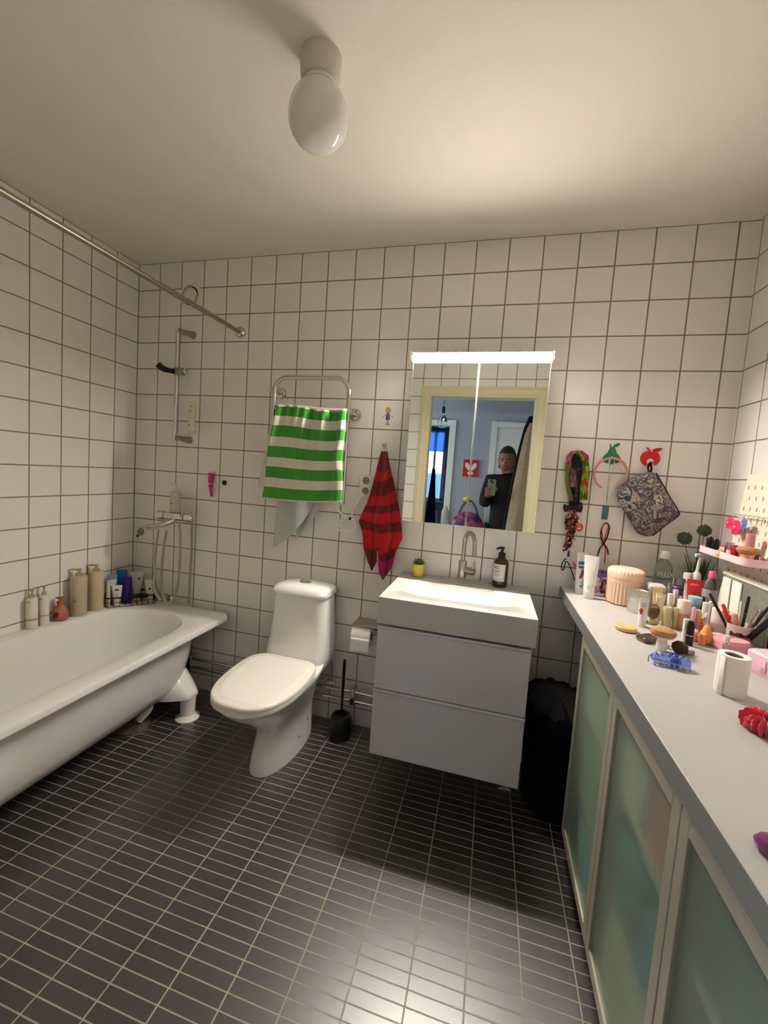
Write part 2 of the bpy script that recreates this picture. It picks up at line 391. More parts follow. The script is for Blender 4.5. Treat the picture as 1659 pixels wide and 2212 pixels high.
def sqtube(w, h, r, n=20, flat=.0015, cap=.018, capr=None):
    """squeeze tube standing on its cap: circle at the bottom, flat crimp on top"""
    g = G(); rg = []
    for k in range(9):
        t = k / 8; a = r * (1 - t) + w / 2 * t; b = r * (1 - t) ** .8 + flat * t if t < 1 else flat
        rg.append([(a * cos(2 * pi * i / n), b * sin(2 * pi * i / n), cap + (h - cap) * t * .94) for i in range(n)])
    rg.append([(w / 2 * cos(2 * pi * i / n), flat * sin(2 * pi * i / n), h) for i in range(n)])
    g.loft(rg); return g
def tubething(name, label, loc, w, h, r, body, capm, rot=0, cap=.02, capr=None, group=None, marks=None):
    t = thing(name, label, 'tube', loc, rot, group)
    build('tube_body', sqtube(w, h, r, cap=cap), body, t)
    build('cap', G().lathe([((capr or r) * .94, 0), ((capr or r), .002), ((capr or r), cap - .001), ((capr or r) * .95, cap)], 28), capm, t)
    if marks:
        for (nm, u0, u1, z0, z1, m, tilt) in marks:   # flat printed blocks laid on the front skin
            def fn(u, v):
                z = z0 + (z1 - z0) * v; tt = min(1, max(0, (z - cap) / ((h - cap) * .94))); a = r * (1 - tt) + w / 2 * tt; b = r * (1 - tt) ** .8 + .0015 * tt
                x = (u0 + (u1 - u0) * u + tilt * (v - .5)) * a
                return (x, -b * math.sqrt(max(0, 1 - (x / a) ** 2)) - .0006, z)
            build(nm, G().grid(fn, 8, 8), m, t, solid=.0004, offset=1)
    return t
CRM = mat('cream_tube', (224, 216, 192), .4)
tubething('shower_gel_tube', 'slim cream tube standing on the hook of the shower rail', (.333 + .126, -.075, 1.533), .052, .165, .02, CRM, CRM, marks=[('print', -.3, .2, .135, .138, INK, 0), ('print', -.5, .3, .108, .111, INK, -.2), ('print', -.5, .4, .028, .031, INK, 0)])

mx = thing('bath_mixer', 'chrome thermostatic bath mixer with a short spout above the tub', 'tap', (.372, 0, 1.040))
build('mixer_body', G().tube([(-.070, -.075, 0), (.062, -.075, 0)], .023, 24).box(-.06, .055, -.105, -.045, .004, .022), CHROME, mx, bevel=.004)
for s in (-1, 1):
    build('control_knob', G().tube([(s * .070, -.075, 0), (s * .082, -.075, 0), (s * .118, -.075, .0), (s * .126, -.075, 0)], [.024, .027, .025, .014], 24), CHROME, mx)
    build('wall_union', G().tube([(s * .045, -.075, -.005), (s * .045, 0, -.005)], [.015, .026], 20), CHROME, mx)
build('spout', G().tube([(-.01, -.075, -.022), (-.03, -.12, -.040), (-.065, -.16, -.055), (-.095, -.19, -.060)], [.017, .016, .015, .015], 16, smooth=4), CHROME, mx)
HOSE = mat('grey_metal_hose', (178, 170, 152), .3, metal=.7)
hz = thing('shower_hose', 'long looped grey shower hose hanging from the bath mixer down to the tub edge', 'hose', (.372, 0, 0))
build('hose_loop', G().tube([(.03, -.08, 1.01), (.045, -.085, .92), (.05, -.09, .75), (.045, -.10, .62), (.01, -.115, .540), (-.035, -.115, .58), (-.055, -.11, .70), (-.050, -.105, .85), (-.038, -.10, .955)], .0068, 10, smooth=8), HOSE, hz)
build('hose_straight', G().tube([(.072, -.03, 1.02), (.072, -.022, .85), (.066, -.02, .70), (.062, -.02, .52)], .0060, 10, smooth=6), HOSE, hz)
build('hand_shower', G().tube([(-.075, -.12, .96), (-.085, -.125, .85), (-.085, -.13, .72), (-.078, -.135, .62), (-.045, -.12, .556)], [.0065, .0065, .0065, .010, .012], 10, smooth=6), HOSE, hz)
build('shower_head', G().lathe([(.010, -.01), (.028, .0), (.032, .010), (.026, .018), (0, .02)], 24, T((-.02, -.075, .546)) @ Rm(70, 'X')), CHROME, hz)

bo = thing('shampoo_bottle', 'pale plastic pump bottle standing on top of the bath mixer', 'bottle', (.362, -.070, 1.0635))
MILK = mat('milky_plastic', (205, 199, 180), .3)
build('bottle_body', G().lathe([(.028, 0), (.032, .004), (.033, .03), (.033, .10), (.028, .115), (.013, .122), (.013, .128)], 28, sy=.7), MILK, bo)
build('pump', G().lathe([(.014, .126), (.014, .138), (.005, .14), (.005, .156), (.013, .158), (.012, .166), (0, .167)], 20).tube([(0, 0, .162), (-.03, -.008, .160)], .0045, 8), mat('frosted_white', (222, 218, 205), .4), bo)
build('print', G().lathe([(.006, 0), (.006, .001), (0, .001)], 16, T((-.006, -.0230, .052)) @ FX), mat('dull_rose', (165, 120, 112), .6), bo)

pl = thing('bath_plug', 'beige bath plug on a chain holder at the wall beside the corner', 'plug', (.058, 0, .912))
build('holder', G().lathe([(.024, 0), (.024, .004), (.018, .012), (0, .013)], 24, FX), mat('beige_metal', (168, 150, 110), .4, metal=.3), pl)
build('chain', G().tube([(-.006, -.012, -.010), (-.008, -.02, -.03), (-.018, -.03, -.30), (-.018, -.03, -.40)], .0016, 6, smooth=3), STEEL, pl)
build('clip', G().ball((-.008, -.018, -.026), .008, 8), BLACKP, pl)
rz = thing('razor', 'pink razor hanging on a white hook on the tiled wall', 'razor', (.557, 0, 1.245))
RP = mat('magenta_plastic', (205, 38, 120), .35)
build('handle', G().tube([(.0, -.022, -.005), (.002, -.02, -.03), (.006, -.02, -.055), (.008, -.02, -.075)], [.012, .009, .009, .008], 12, smooth=4), RP, rz)
build('head', G().box(-.013, .015, -.032, -.012, .0, .060), RP, rz, bevel=.006)
build('hook', G().box(-.012, .018, -.026, 0, .055, .068), WHITEP, rz, bevel=.004)
solo('wall_plug', G().lathe([(.014, 0), (.014, .006), (.009, .012), (0, .013)], 24, FX), mat('dark_green_rubber', (40, 44, 26), .5), 'small round dark green knob on the tiles beside the pink razor', 'knob', (.634, 0, 1.254))

# ------------------------------------------------------------------ bottles on the bath edge
RIM = .5115
def pump_bottle(name, label, loc, r, h, body, pump, rot=0, band=None, sy=1.0, group=None, shoulder=.006, ph=.045, printed=False):
    t = thing(name, label, 'bottle', loc, rot, group)
    build('bottle_body', G().lathe([(r * .93, 0), (r, .004), (r, h - shoulder * 1.5), (r * .93, h - .002), (r * .45, h + .001)], 32, sy=sy), body, t)
    build('pump', G().lathe([(r * .42, h), (r * .42, h + ph * .35), (r * .16, h + ph * .38), (r * .16, h + ph * .7), (r * .32, h + ph * .72), (r * .30, h + ph), (0, h + ph)], 20).tube([(0, 0, h + ph * .88), (-r * .9, 0, h + ph * .88), (-r * 1.25, 0, h + ph * .70)], [r * .16, r * .14, r * .11], 10), pump, t)
    if band: build('band', G().lathe([(r * 1.004, band[0]), (r * 1.012, band[0] + .001), (r * 1.012, band[1]), (r * 1.004, band[1] + .001)], 32, sy=sy, cap0=False, cap1=False), band[2], t)
    if printed:
        for z, w_ in printed:
            def fn(u, v, z=z, w_=w_):
                a = -pi / 2 + (u - .5) * w_; return (r * 1.006 * cos(a), r * 1.006 * sin(a) * sy, z + v * .003)
            build('print', G().grid(fn, 8, 1), mat('grey_print', (120, 116, 104), .6), t, solid=.0003)
    return t
def rimpos(px, py, r):
    p = at(px, py, z=RIM); d = Vector((p.x - CAM.x, p.y - CAM.y, 0)).normalized(); return p + d * r
LB = mat('ivory_bottle', (228, 222, 204), .35); GB = mat('sand_bottle', (192, 180, 152), .35); GB2 = mat('warm_sand_bottle', (204, 186, 152), .32)
gr = 'white pump bottles on the bath edge'
pump_bottle('lotion_bottle', 'white pump bottle with a gold pump, first from the left on the bath edge', (.030, -.606, RIM), .0235, .148, LB, GOLD, .3, band=(.040, .049, GOLD), group=gr, printed=[(.130, .9)])
pump_bottle('lotion_bottle', 'white pump bottle with a gold pump, between the first white bottle and the pink soap', (.034, -.553, RIM), .0215, .150, LB, GOLD, .2, band=(.046, .051, GOLD), group=gr, printed=[(.128, .8), (.133, .9)])
gr = 'sand coloured pump bottles on the bath edge'
pump_bottle('shampoo_bottle', 'tall sand coloured pump bottle right of the pink soap', (.052, -.390, RIM), .038, .212, GB, GOLD, .4, band=None, group=gr, printed=[(.078, .5), (.084, .5)], ph=.036)
pump_bottle('shampoo_bottle', 'tall sand coloured pump bottle next to the wire basket', (.052, -.292, RIM), .038, .216, GB2, GOLD, .35, group=gr, ph=.036)
t = thing('hand_soap', 'clear pink hand soap bottle with a brown pump on the bath edge', 'bottle', (.046, -.480, RIM))
build('bottle_body', G().lathe([(.024, 0), (.036, .006), (.041, .028), (.036, .052), (.022, .072), (.013, .084)], 28, sy=.75), mat('pink_soap', (226, 140, 132), .12, trans=.5), t)
build('liquid', G().lathe([(.022, .003), (.0345, .008), (.039, .022), (.0, .022)], 28, sy=.72), mat('red_soap', (196, 70, 74), .2), t)
build('pump', G().lathe([(.016, .082), (.017, .098), (.006, .1), (.006, .108), (.012, .109), (.011, .120), (0, .121)], 20).tube([(0, 0, .114), (-.03, 0, .110)], .005, 8), mat('amber_plastic', (176, 112, 66), .2, trans=.3), t)
build('label_print', G().prism([(-.014, -.02), (.016, -.006), (.020, .012), (.006, .016), (-.012, .0)], 0, .001, T((.006, -.0315, .035)) @ FX), mat('brown_print', (94, 60, 40), .6), t)
# wire basket
bk = thing('wire_basket', 'black wire basket full of tubes in the corner of the bath edge', 'basket', (.125, -.130, RIM), radians(48))
BW = mat('black_wire', (24, 22, 20), .4, metal=.3)
g = G(); bx, by = .125, .066
for z in (.002, .028, .052):
    g.tube([p for p in rrect(-bx, bx, -by, by, .02, z, 4)], .0016, 6, closed=True)
for k in range(9):
    x = -bx + .012 + k * (2 * bx - .024) / 8
    for s in (-1, 1): g.tube([(x, s * by, .002), (x, s * by, .052)], .0013, 6)
    g.tube([(x, -by, .002), (x, by, .002)], .0013, 6)
for k in range(4):
    y = -by + .012 + k * (2 * by - .024) / 3
    for s in (-1, 1): g.tube([(s * bx, y, .002), (s * bx, y, .052)], .0013, 6)
build('basket_frame', g, BW, bk)
build('rim_wire', G().tube([p for p in rrect(-bx, bx, -by, by, .02, .056, 4)], .0024, 8, closed=True), BW, bk)
def inb(x, y): return Matrix.Rotation(radians(48), 4, 'Z') @ Vector((x, y, 0)) + Vector((.125, -.130, RIM + .004))
def bt_(name, label, x, y, w, h, r, m, c, marks=None, rot=None):
    return tubething(name, label, inb(x, y), w, h, r, m, c, rot=radians(40 if rot is None else rot), marks=marks, cap=.022)
WT = mat('white_tube_plastic', (222, 218, 206), .35)
bt_('hair_cream_tube', 'white tube with a small black print at the front of the wire basket', -.070, -.032, .052, .115, .018, WT, WT, [('print', -.45, .45, .086, .093, INK, 0), ('print', -.45, .45, .06, .0625, GOLD, 0), ('print', -.4, .4, .068, .0705, GOLD, 0), ('print', -.35, .35, .053, .055, GOLD, 0)])
bt_('shampoo_tube', 'pale blue and white tube at the left of the wire basket', -.092, .020, .05, .165, .018, mat('blue_white_tube', (120, 160, 196), .35), mat('blue_cap', (40, 90, 160), .4), [('print', -.8, .8, .10, .138, mat('pale_print', (216, 224, 222), .5), .2)])
bt_('conditioner_tube', 'bright blue tube at the back of the wire basket', -.045, .046, .055, .185, .018, mat('bright_blue', (28, 96, 170), .4), WT)
bt_('body_wash_bottle', 'dark purple round topped bottle in the middle of the wire basket', -.022, .002, .050, .150, .024, mat('deep_purple', (44, 28, 120), .3), mat('deep_purple', (44, 28, 120), .3))
bt_('sachet_tube', 'clear and white tube leaning above the purple bottle in the basket', .030, .030, .070, .172, .018, mat('hazy_white', (196, 194, 186), .3), WT, [('print', .2, .6, .125, .135, mat('blue_cap', (40, 90, 160), .4), 0)])
bt_('face_wash_tube', 'white tube with a black square print at the right of the wire basket', .095, .0, .055, .125, .018, WT, WT, [('print', -.2, .35, .068, .078, INK, 0)])
bt_('ointment_tube', 'narrow pointed cream tube leaning between the sand bottle and the basket', -.112, -.020, .016, .145, .012, mat('greenish_cream', (204, 204, 172), .35), mat('greenish_cream', (204, 204, 172), .35))
bt_('deodorant', 'dark maroon bottle low in the wire basket', -.104, .038, .026, .08, .012, mat('maroon', (84, 26, 34), .3), mat('maroon', (84, 26, 34), .3))
g = G().tube([(-.05, 0, .028), (.0, .0, .032), (.04, 0, .028)], [.010, .014, .010], 14, smooth=4)
solo('hair_brush', g, BLACKP, 'black brush lying in the right half of the wire basket', 'brush', inb(.045, -.035) + Vector((0, 0, .012)), radians(48))

# ------------------------------------------------------------------ toilet
to = thing('toilet', 'white toilet with closed lid and a chrome flush button', 'toilet', (1.222, 0, 0))
def egg(cx, w, yb, yf, z, n=40, sq=2.4, back=.7):
    """outline of a bowl: squarish at the back (yb), rounded at the front (yf)"""
    out = []; L = yb - yf
    for i in range(n):
        a = 2 * pi * i / n; c, s = cos(a), sin(a)
        x = w * (abs(c) ** (2 / sq)) * (1 if c > 0 else -1)
        yy = (abs(s) ** (2 / sq)) * (1 if s > 0 else -1)
        y = yb - L * .5 + yy * L * .5
        tf = (yb - y) / L; x *= (1 - (1 - back) * 0) * (1 - .20 * max(0, tf - .45) ** 1.5 * 2)
        out.append((cx + x, y, z))
    return out
rg = [egg(0, .105, -.04, -.520, 0, sq=2.3), egg(0, .105, -.04, -.520, .02, sq=2.3), egg(0, .098, -.04, -.500, .08), egg(0, .095, -.04, -.475, .15), egg(0, .105, -.04, -.49, .20),
      egg(0, .128, -.045, -.57, .26), egg(0, .150, -.05, -.645, .32), egg(0, .172, -.05, -.705, .37, sq=2.6), egg(0, .180, -.05, -.722, .392, sq=2.6), egg(0, .178, -.05, -.720, .402, sq=2.6)]
bowl = build('bowl', G().loft(rg), CERAM, to)
def seat_out(z, k=0.0):
    half = [(0, -.262), (.075, -.262), (.122, -.266), (.160, -.295), (.178, -.345), (.185, -.43), (.182, -.52), (.167, -.60), (.133, -.675), (.075, -.720), (0, -.732)]
    pts = half + [(-x, y) for x, y in half[-2:0:-1]]; n = len(pts); out = []
    for i in range(n):
        p0, p1, p2, p3 = (Vector(pts[(i + q) % n]) for q in (-1, 0, 1, 2))
        for t in (0, .25, .5, .75):
            v = .5 * (2 * p1 + (p2 - p0) * t + (2 * p0 - 5 * p1 + 4 * p2 - p3) * t * t + (3 * p1 - p0 - 3 * p2 + p3) * t ** 3)
            x, y = v.x, v.y; cx_, cy_ = 0, -.50
            d = math.hypot(x, y - cy_); f = (d - k) / d
            out.append((x * f, cy_ + (y - cy_) * f, z))
    return out
build('seat', G().loft([seat_out(.402, .008), seat_out(.405, .001), seat_out(.419, .001), seat_out(.422, .006)]), mat('seat_plastic', (232, 228, 218), .18), to)
build('lid', G().loft([seat_out(.4225, .006), seat_out(.426, .0), seat_out(.434, .0), seat_out(.4395, .004), seat_out(.4425, .014), seat_out(.4435, .030), seat_out(.4455, .034), seat_out(.4465, .05), seat_out(.447, .12)]), mat('lid_plastic', (232, 228, 218), .16), to)
rg = []
for z, w_, yf, r in ((.36, .150, -.222, .04), (.40, .160, -.235, .045), (.44, .160, -.228, .045), (.50, .157, -.205, .045), (.60, .151, -.200, .05), (.69, .146, -.198, .05), (.725, .143, -.197, .05)):
    rg.append(rrect(-w_, w_, yf, -.012, r, z))
build('cistern', G().loft(rg), CERAM, to)
rg = [rrect(-.143, .143, -.196, -.012, .045, .727), rrect(-.151, .151, -.206, -.008, .05, .729), rrect(-.153, .153, -.207, -.006, .05, .742), rrect(-.150, .150, -.200, -.010, .055, .757), rrect(-.134, .134, -.184, -.022, .06, .768), rrect(-.105, .105, -.155, -.040, .05, .775), rrect(-.05, .05, -.12, -.06, .02, .778)]
lid = build('cistern_lid', G().loft(rg), CERAM, to)
fb = build('flush_button', G().lathe([(.033, .770), (.033, .781), (.027, .785), (0, .786)], 32, T((0, -.110, 0)), sx=1, sy=.7), CHROME, to)
build('button_half', G().lathe([(.014, .785), (.013, .789), (0, .789)], 20, T((-.012, -.110, 0)), sy=.9), STEEL, fb)
for y, z in ((-.30, .075), (-.215, .115)):
    build('bolt_cover', G().lathe([(.005, 0), (.004, .003), (0, .003)], 12, T((.0985 if z < .1 else .098, y, z)) @ Rm(90, 'Y')), mat('grey_screw', (120, 110, 100), .4), to)
build('water_valve', G().tube([(.15, -.05, .21), (.152, -.05, .34)], .007, 10).tube([(.13, -.045, .235), (.175, -.045, .235)], .013, 12), CHROME, to, label='chrome stop valve beside the toilet')
solo('plastic_box', G().prism([(-.03, 0), (.03, 0), (.03, .47), (.01, .48), (-.022, .455)], -.018, .018, FX), mat('navy_bottle', (22, 26, 92), .4), 'dark blue plastic box standing behind the left side of the toilet', 'box', (1.030, -.04, 0), bevel=.006)

tb = thing('toilet_brush', 'black toilet brush in a round black holder beside the toilet', 'toilet brush', (1.468, -.125, 0))
build('holder', G().lathe([(.050, 0), (.056, .006), (.060, .05), (.056, .10), (.046, .118), (.030, .120), (.03, .112)], 36), BLACKP, tb)
build('handle', G().tube([(0, 0, .11), (0, 0, .20), (0, 0, .36), (0, 0, .412)], [.006, .0065, .0085, .006], 12, smooth=3), BLACKP, tb)

th = thing('toilet_roll_holder', 'steel holder fixed to the wall behind the toilet roll', 'roll holder', (1.60, 0, .575))
build('arm', G().tube([(.03, 0, -.035), (.03, -.075, -.035), (.03, -.085, -.035), (-.10, -.085, -.035)], .005, 10, smooth=3), CHROME, th)
build('cover', G().box(-.11, .035, -.02, 0, .022, .026).box(-.11, .035, -.115, -.02, .020, .024), STEEL, th, bevel=.002)
tr = thing('toilet_roll', 'white toilet roll on the holder left of the sink cabinet', 'toilet roll', (1.543, -.085, .540))
g = G().loft([[(x, r * cos(2 * pi * k / 40), r * sin(2 * pi * k / 40)) for k in range(40)] for x, r in ((-.048, .020), (-.048, .050), (.048, .050), (.048, .020), (-.048, .020))], False, False)
build('paper', g, PAPER, tr)
build('loose_end', G().grid(lambda u, v: (-.048 + .096 * u, -.0505 - .002 * v, .0 - .075 * v), 4, 6), PAPER, tr, solid=.0012)
build('core', G().tube([(-.0485, 0, 0), (.0485, 0, 0)], .0205, 24), mat('dark_core', (70, 58, 48), .9), tr)
# ------------------------------------------------------------------ heated towel rail with towels
rl = thing('towel_rail', 'chrome electric towel rail with rounded corners on the back wall', 'towel rail')
RY = -.105
fx0, fx1, fz = .985, 1.395, 1.828
pts = [(fx0, RY, 1.20), (fx0, RY, 1.5), (fx0, RY, fz - .09)]
for k in range(1, 8):
    a = pi * k / 16; pts.append((fx0 + .075 - .075 * cos(a), RY, fz - .075 + .075 * sin(a)))
for k in range(1, 9):
    a = pi * k / 16; pts.append((fx1 - .075 + .075 * sin(a), RY, fz - .075 + .075 * cos(a)))
pts += [(fx1, RY, fz - .09), (fx1, RY, 1.5), (fx1, RY, 1.20)]
build('frame_tube', G().tube(pts, .0115, 18), CHROME, rl)
for z in (1.668, 1.50, 1.35): build('cross_bar', G().tube([(fx0, RY, z), (fx1, RY, z)], .009, 14), CHROME, rl)
for x, z in ((fx0 - .0, 1.765), (fx1 + .0, 1.662)):
    xx = .966 if x < 1.2 else 1.400
    build('wall_mount', G().lathe([(.032, 0), (.032, .012), (.028, .018), (.014, .022), (.011, .085), (.013, .105), (.0, .106)], 28, T((xx, 0, z)) @ FX), CHROME, rl)
CW = mat('ivory_cable', (240, 236, 226), .45)
cb = thing('rail_cable', 'white cable coiled and tied below the towel rail, plugged into the socket', 'cable')
g = G()
p = lambda x, y, yy=-.03: tuple(at(x, y, y=yy))
g.tube([p(724, 1086, -.09), p(726, 1098, -.05), p(738, 1110), p(752, 1118), p(762, 1124), p(768, 1140), p(760, 1148), p(742, 1146), p(734, 1134), p(745, 1121), p(757, 1122), p(766, 1136), p(756, 1150), p(738, 1148), p(727, 1136), p(735, 1124), p(752, 1119), p(757, 1120), p(764, 1100), p(775, 1078), p(787, 1066, -.02)], .0046, 8, smooth=6)
build('cable_run', g, CW, cb)
build('tie', G().ball(p(756, 1120, -.033), .008, 8), BLACKP, cb)
ow = thing('wall_socket', 'double white wall socket behind the red towel', 'socket', (1.487, 0, 1.305))
build('plate', G().box(-.04, .04, -.010, 0, -.062, .052), WHITEP, ow, bevel=.003)
for z in (.022, -.032): build('socket_hole', G().lathe([(.019, .0105), (.019, .0108), (.0, .0108)], 24, T((-.004, 0, z)) @ FX), mat('socket_grey', (140, 132, 120), .5), ow)

TW = mat('white_terry', (228, 222, 204), .95, sheen=.3, bump=.6, bscale=700); TG = mat('green_terry', (64, 158, 52), .95, sheen=.3, bump=.6, bscale=700)
def cloth(name, TL, TRr, BR, BL, wave, mats, nu=48, nv=60, mi=None, thick=.005, parent=None, **k):
    TL, TRr, BR, BL = map(Vector, (TL, TRr, BR, BL))
    def fn(u, v):
        a = TL.lerp(TRr, u); b = BL.lerp(BR, u); q = a.lerp(b, v); dx, dy, dz = wave(u, v)
        return q + Vector((dx, dy, dz))
    return build(name, G().grid(fn, nu, nv, mi=mi), mats, parent, solid=thick, **k)
tw = thing('striped_towel', 'green and white striped towel hanging over the towel rail', 'towel')
def wv(u, v):
    e = .012 * sin(u * 19 + 1) * (1.1 - .6 * v) + .009 * sin(u * 47 + 3 * v) * max(0, 1 - 1.3 * v) + .018 * math.exp(-((u - .20) / .045) ** 2) + .016 * math.exp(-((u - .93) / .05) ** 2) + .012 * math.exp(-((u - .60) / .04) ** 2) * (1 - .6 * v) - .010 * math.exp(-((u - .78) / .06) ** 2)
    return (.004 * sin(v * 9), -e - .018 * min(1, v * 6), .006 * sin(u * 7) * (1 - v) - .010 * sin(u * pi) * v)
def smi(u, v):
    if v > .975 or v < .012: return 0
    return 1 if int(v / .1085) % 2 == 0 else 0
q = lambda x, y, yy=-.125: at(x, y, y=yy)
cloth('front_panel', q(601, 876), q(750, 888), q(741, 1084), q(571, 1076), wv, [TW, TG], mi=smi, parent=tw, thick=.006)
cloth('fold_over_bar', q(601, 876, -.125), q(750, 888, -.125), q(750, 889, -.09), q(600, 879, -.09), lambda u, v: (0, 0, .010 * sin(pi * v) + .006 * sin(u * 7) * (1 - v)), [TW], nu=24, nv=8, parent=tw)
cloth('back_panel', q(594, 874, -.095), q(746, 888, -.095), q(735, 1060, -.085), q(557, 1052, -.085), lambda u, v: (0, .004 * sin(u * 20), 0), [TW], nu=30, nv=20, parent=tw)
MESH = mat('grey_mesh_cloth', (206, 210, 204), .8, trans=.1, bump=.5, bscale=900)
gm = thing('wash_cloth', 'light grey mesh cloth hanging below the striped towel', 'cloth')
cloth('cloth_front', q(600, 1065, -.10), q(682, 1068, -.10), q(676, 1090, -.10), q(591, 1182, -.10), lambda u, v: (.03 * sin(u * pi) * v * .6, .008 * sin(u * 9) - .004 * v, -.022 * sin(u * pi) * v), [MESH], nu=30, nv=30, parent=gm, thick=.0015)
cloth('cloth_back', q(640, 1068, -.08), q(690, 1070, -.08), q(688, 1110, -.08), q(640, 1168, -.08), lambda u, v: (.01 * sin(v * 4), .006 * sin(u * 8), 0), [MESH], nu=24, nv=24, parent=gm, thick=.0015)

# red hand towel on its hook
hk = thing('towel_hook', 'small chrome hook on the tiles above the red towel', 'hook', tuple(at(832, 962, y=-.0)))
build('hook_plate', G().box(-.008, .008, -.004, 0, -.012, .012), CHROME, hk, bevel=.003)
build('hook_arm', G().tube([(0, -.003, -.004), (0, -.020, -.010), (0, -.028, .004)], .004, 10, smooth=4).ball((-.012, -.006, 0), .004, 6), CHROME, hk)
rt = thing('red_towel', 'dark red towel with lighter red bars hanging from a hook by its loop', 'towel')
R1 = mat('deep_red_terry', (112, 6, 14), .95, sheen=.2, bump=.6, bscale=700); R2 = mat('bright_red_terry', (186, 10, 18), .95, sheen=.2, bump=.6, bscale=700); R3 = mat('magenta_terry', (168, 18, 84), .95, sheen=.2, bump=.5, bscale=700)
Ls = [(0, 824.5, 975), (.12, 817, 1003), (.3, 805, 1050), (.45, 794, 1085), (.60, 781, 1110), (.68, 775, 1126), (.78, 783, 1152), (.88, 785, 1185), (1, 787, 1205)]
Rs = [(0, 836, 975), (.12, 841, 1003), (.3, 850, 1040), (.45, 857, 1075), (.60, 864, 1110), (.70, 868, 1140), (.80, 869, 1163), (.90, 855, 1190), (1, 848, 1216)]
def interp(tb_, v):
    for a, b in zip(tb_, tb_[1:]):
        if v <= b[0]:
            t = (v - a[0]) / (b[0] - a[0]); return a[1] + (b[1] - a[1]) * t, a[2] + (b[2] - a[2]) * t
    return tb_[-1][1:]
def red(u, v):
    l, r = interp(Ls, v), interp(Rs, v)
    px, py = l[0] + (r[0] - l[0]) * u, l[1] + (r[1] - l[1]) * u
    if v > .86:
        k = (v - .86) / .14
        if u < .40: py += k * (26 - abs(u - .20) * 120) ; px += k * (4 - (u - .2) * 10)
        elif u > .48: py += k * (40 - abs(u - .66) * 85); px += k * (-(u - .66) * 8)
        else: py -= k * 22
    yy = -.048 - .016 * sin(pi * u) - (.010 * sin(u * 13 + 1) + .006 * sin(u * 27 + v * 4)) * (.35 + v * .8)
    return at(px, py, y=yy)
def rmi(u, v):
    if v > .925 and u > .48: return 2
    vv = v + .07 * abs(u - .5)
    return 1 if (.20 < vv < .28 or .42 < vv < .52 or .60 < vv < .69 or .77 < vv < .90) else 0
build('towel_cloth', G().grid(red, 44, 70, mi=rmi), [R1, R2, R3], rt, solid=.006)
build('hanging_loop', G().tube([tuple(at(829, 976, y=-.045)), tuple(at(830, 966, y=-.032)), tuple(at(832, 959, y=-.026)), tuple(at(834, 966, y=-.032)), tuple(at(835, 976, y=-.045))], .0018, 6, smooth=4), mat('beige_cord', (196, 170, 130), .8), rt)
# girl sticker
st = thing('girl_sticker', 'small flat wooden figure of a blond girl in a blue dress stuck on a tile', 'sticker', (1.574, 0, 1.662))
def flat(out, z0, z1): return G().prism(out, z0, z1, FX)
SK = mat('figure_skin', (196, 150, 110), .7)
build('dress', flat([(-.007, .018), (.007, .018), (.012, -.018), (-.012, -.018)], .0005, .003), mat('figure_blue', (84, 96, 140), .7), st)
build('hair', G().lathe([(.014, .0005), (.014, .0035), (0, .0035)], 20, T((0, 0, .030)) @ FX, sy=1.1), mat('figure_blond', (206, 164, 84), .7), st)
build('face', G().lathe([(.009, .0035), (.009, .0045), (0, .0045)], 16, T((0, 0, .028)) @ FX), SK, st)
for s in (-1, 1):
    build('arm', G().tube([(s * .006, -.002, .012), (s * .015, -.002, .002), (s * .026, -.002, -.004)], .0015, 6).ball((s * .026, -.002, -.003), .003, 6), SK, st)
    build('leg', G().tube([(s * .004, -.002, -.018), (s * .003, -.002, -.040)], .0018, 6), SK, st)
    build('shoe', G().ball((s * .006, -.0025, -.041), .0045, 6, sz=.5), mat('figure_brown', (130, 50, 36), .6), st)

# ------------------------------------------------------------------ mirror cabinet with light
mc = thing('mirror_cabinet', 'wall cabinet with two mirrored doors above the sink', 'mirror cabinet', (2.015, 0, 0))
MIR = mat('mirror_glass', (232, 236, 232), .0, metal=1)
EDGE = mat('polished_glass_edge', (225, 232, 218), .1, coat=.5)
build('cabinet_box', G().box(-.296, .296, -.122, -.001, 1.157, 1.893), mat('mirror_cabinet_side', (214, 214, 210), .12, coat=.4), mc, bevel=.0015)
for s in (-1, 1):
    x0, x1 = (-.300, -.0015) if s < 0 else (.0015, .300)
    dd = build('door', G().box(x0, x1, -.145, -.126, 1.154, 1.897), EDGE, mc, bevel=.0012)
    build('mirror', G().box(x0 + .002, x1 - .002, -.1458, -.1452, 1.156, 1.895), MIR, dd, smooth=False)
lb = thing('mirror_light', 'glowing white light bar along the top of the mirror cabinet', 'lamp', (2.015, 0, 0))
build('light_housing', G().box(-.30, .30, -.125, -.001, 1.8975, 1.9275).box(-.2975, .2975, -.180, -.12, 1.9235, 1.9275), mat('light_housing', (222, 222, 216), .3), lb, bevel=.001)
build('diffuser', G().box(-.297, .297, -.178, -.127, 1.899, 1.903), mat('led_diffuser', (255, 245, 233), .5, emit=LED_POWER), lb, smooth=False)
build('front_strip', G().box(-.297, .297, -.181, -.178, 1.899, 1.9232), mat('led_front', (255, 245, 233), .5, emit=LED_POWER * .33), lb, smooth=False)
for s in (-1, 1): build('end_cap', G().box(s * .2975, s * .3075, -.182, -.123, 1.896, 1.929), CLEARP, lb, bevel=.001)

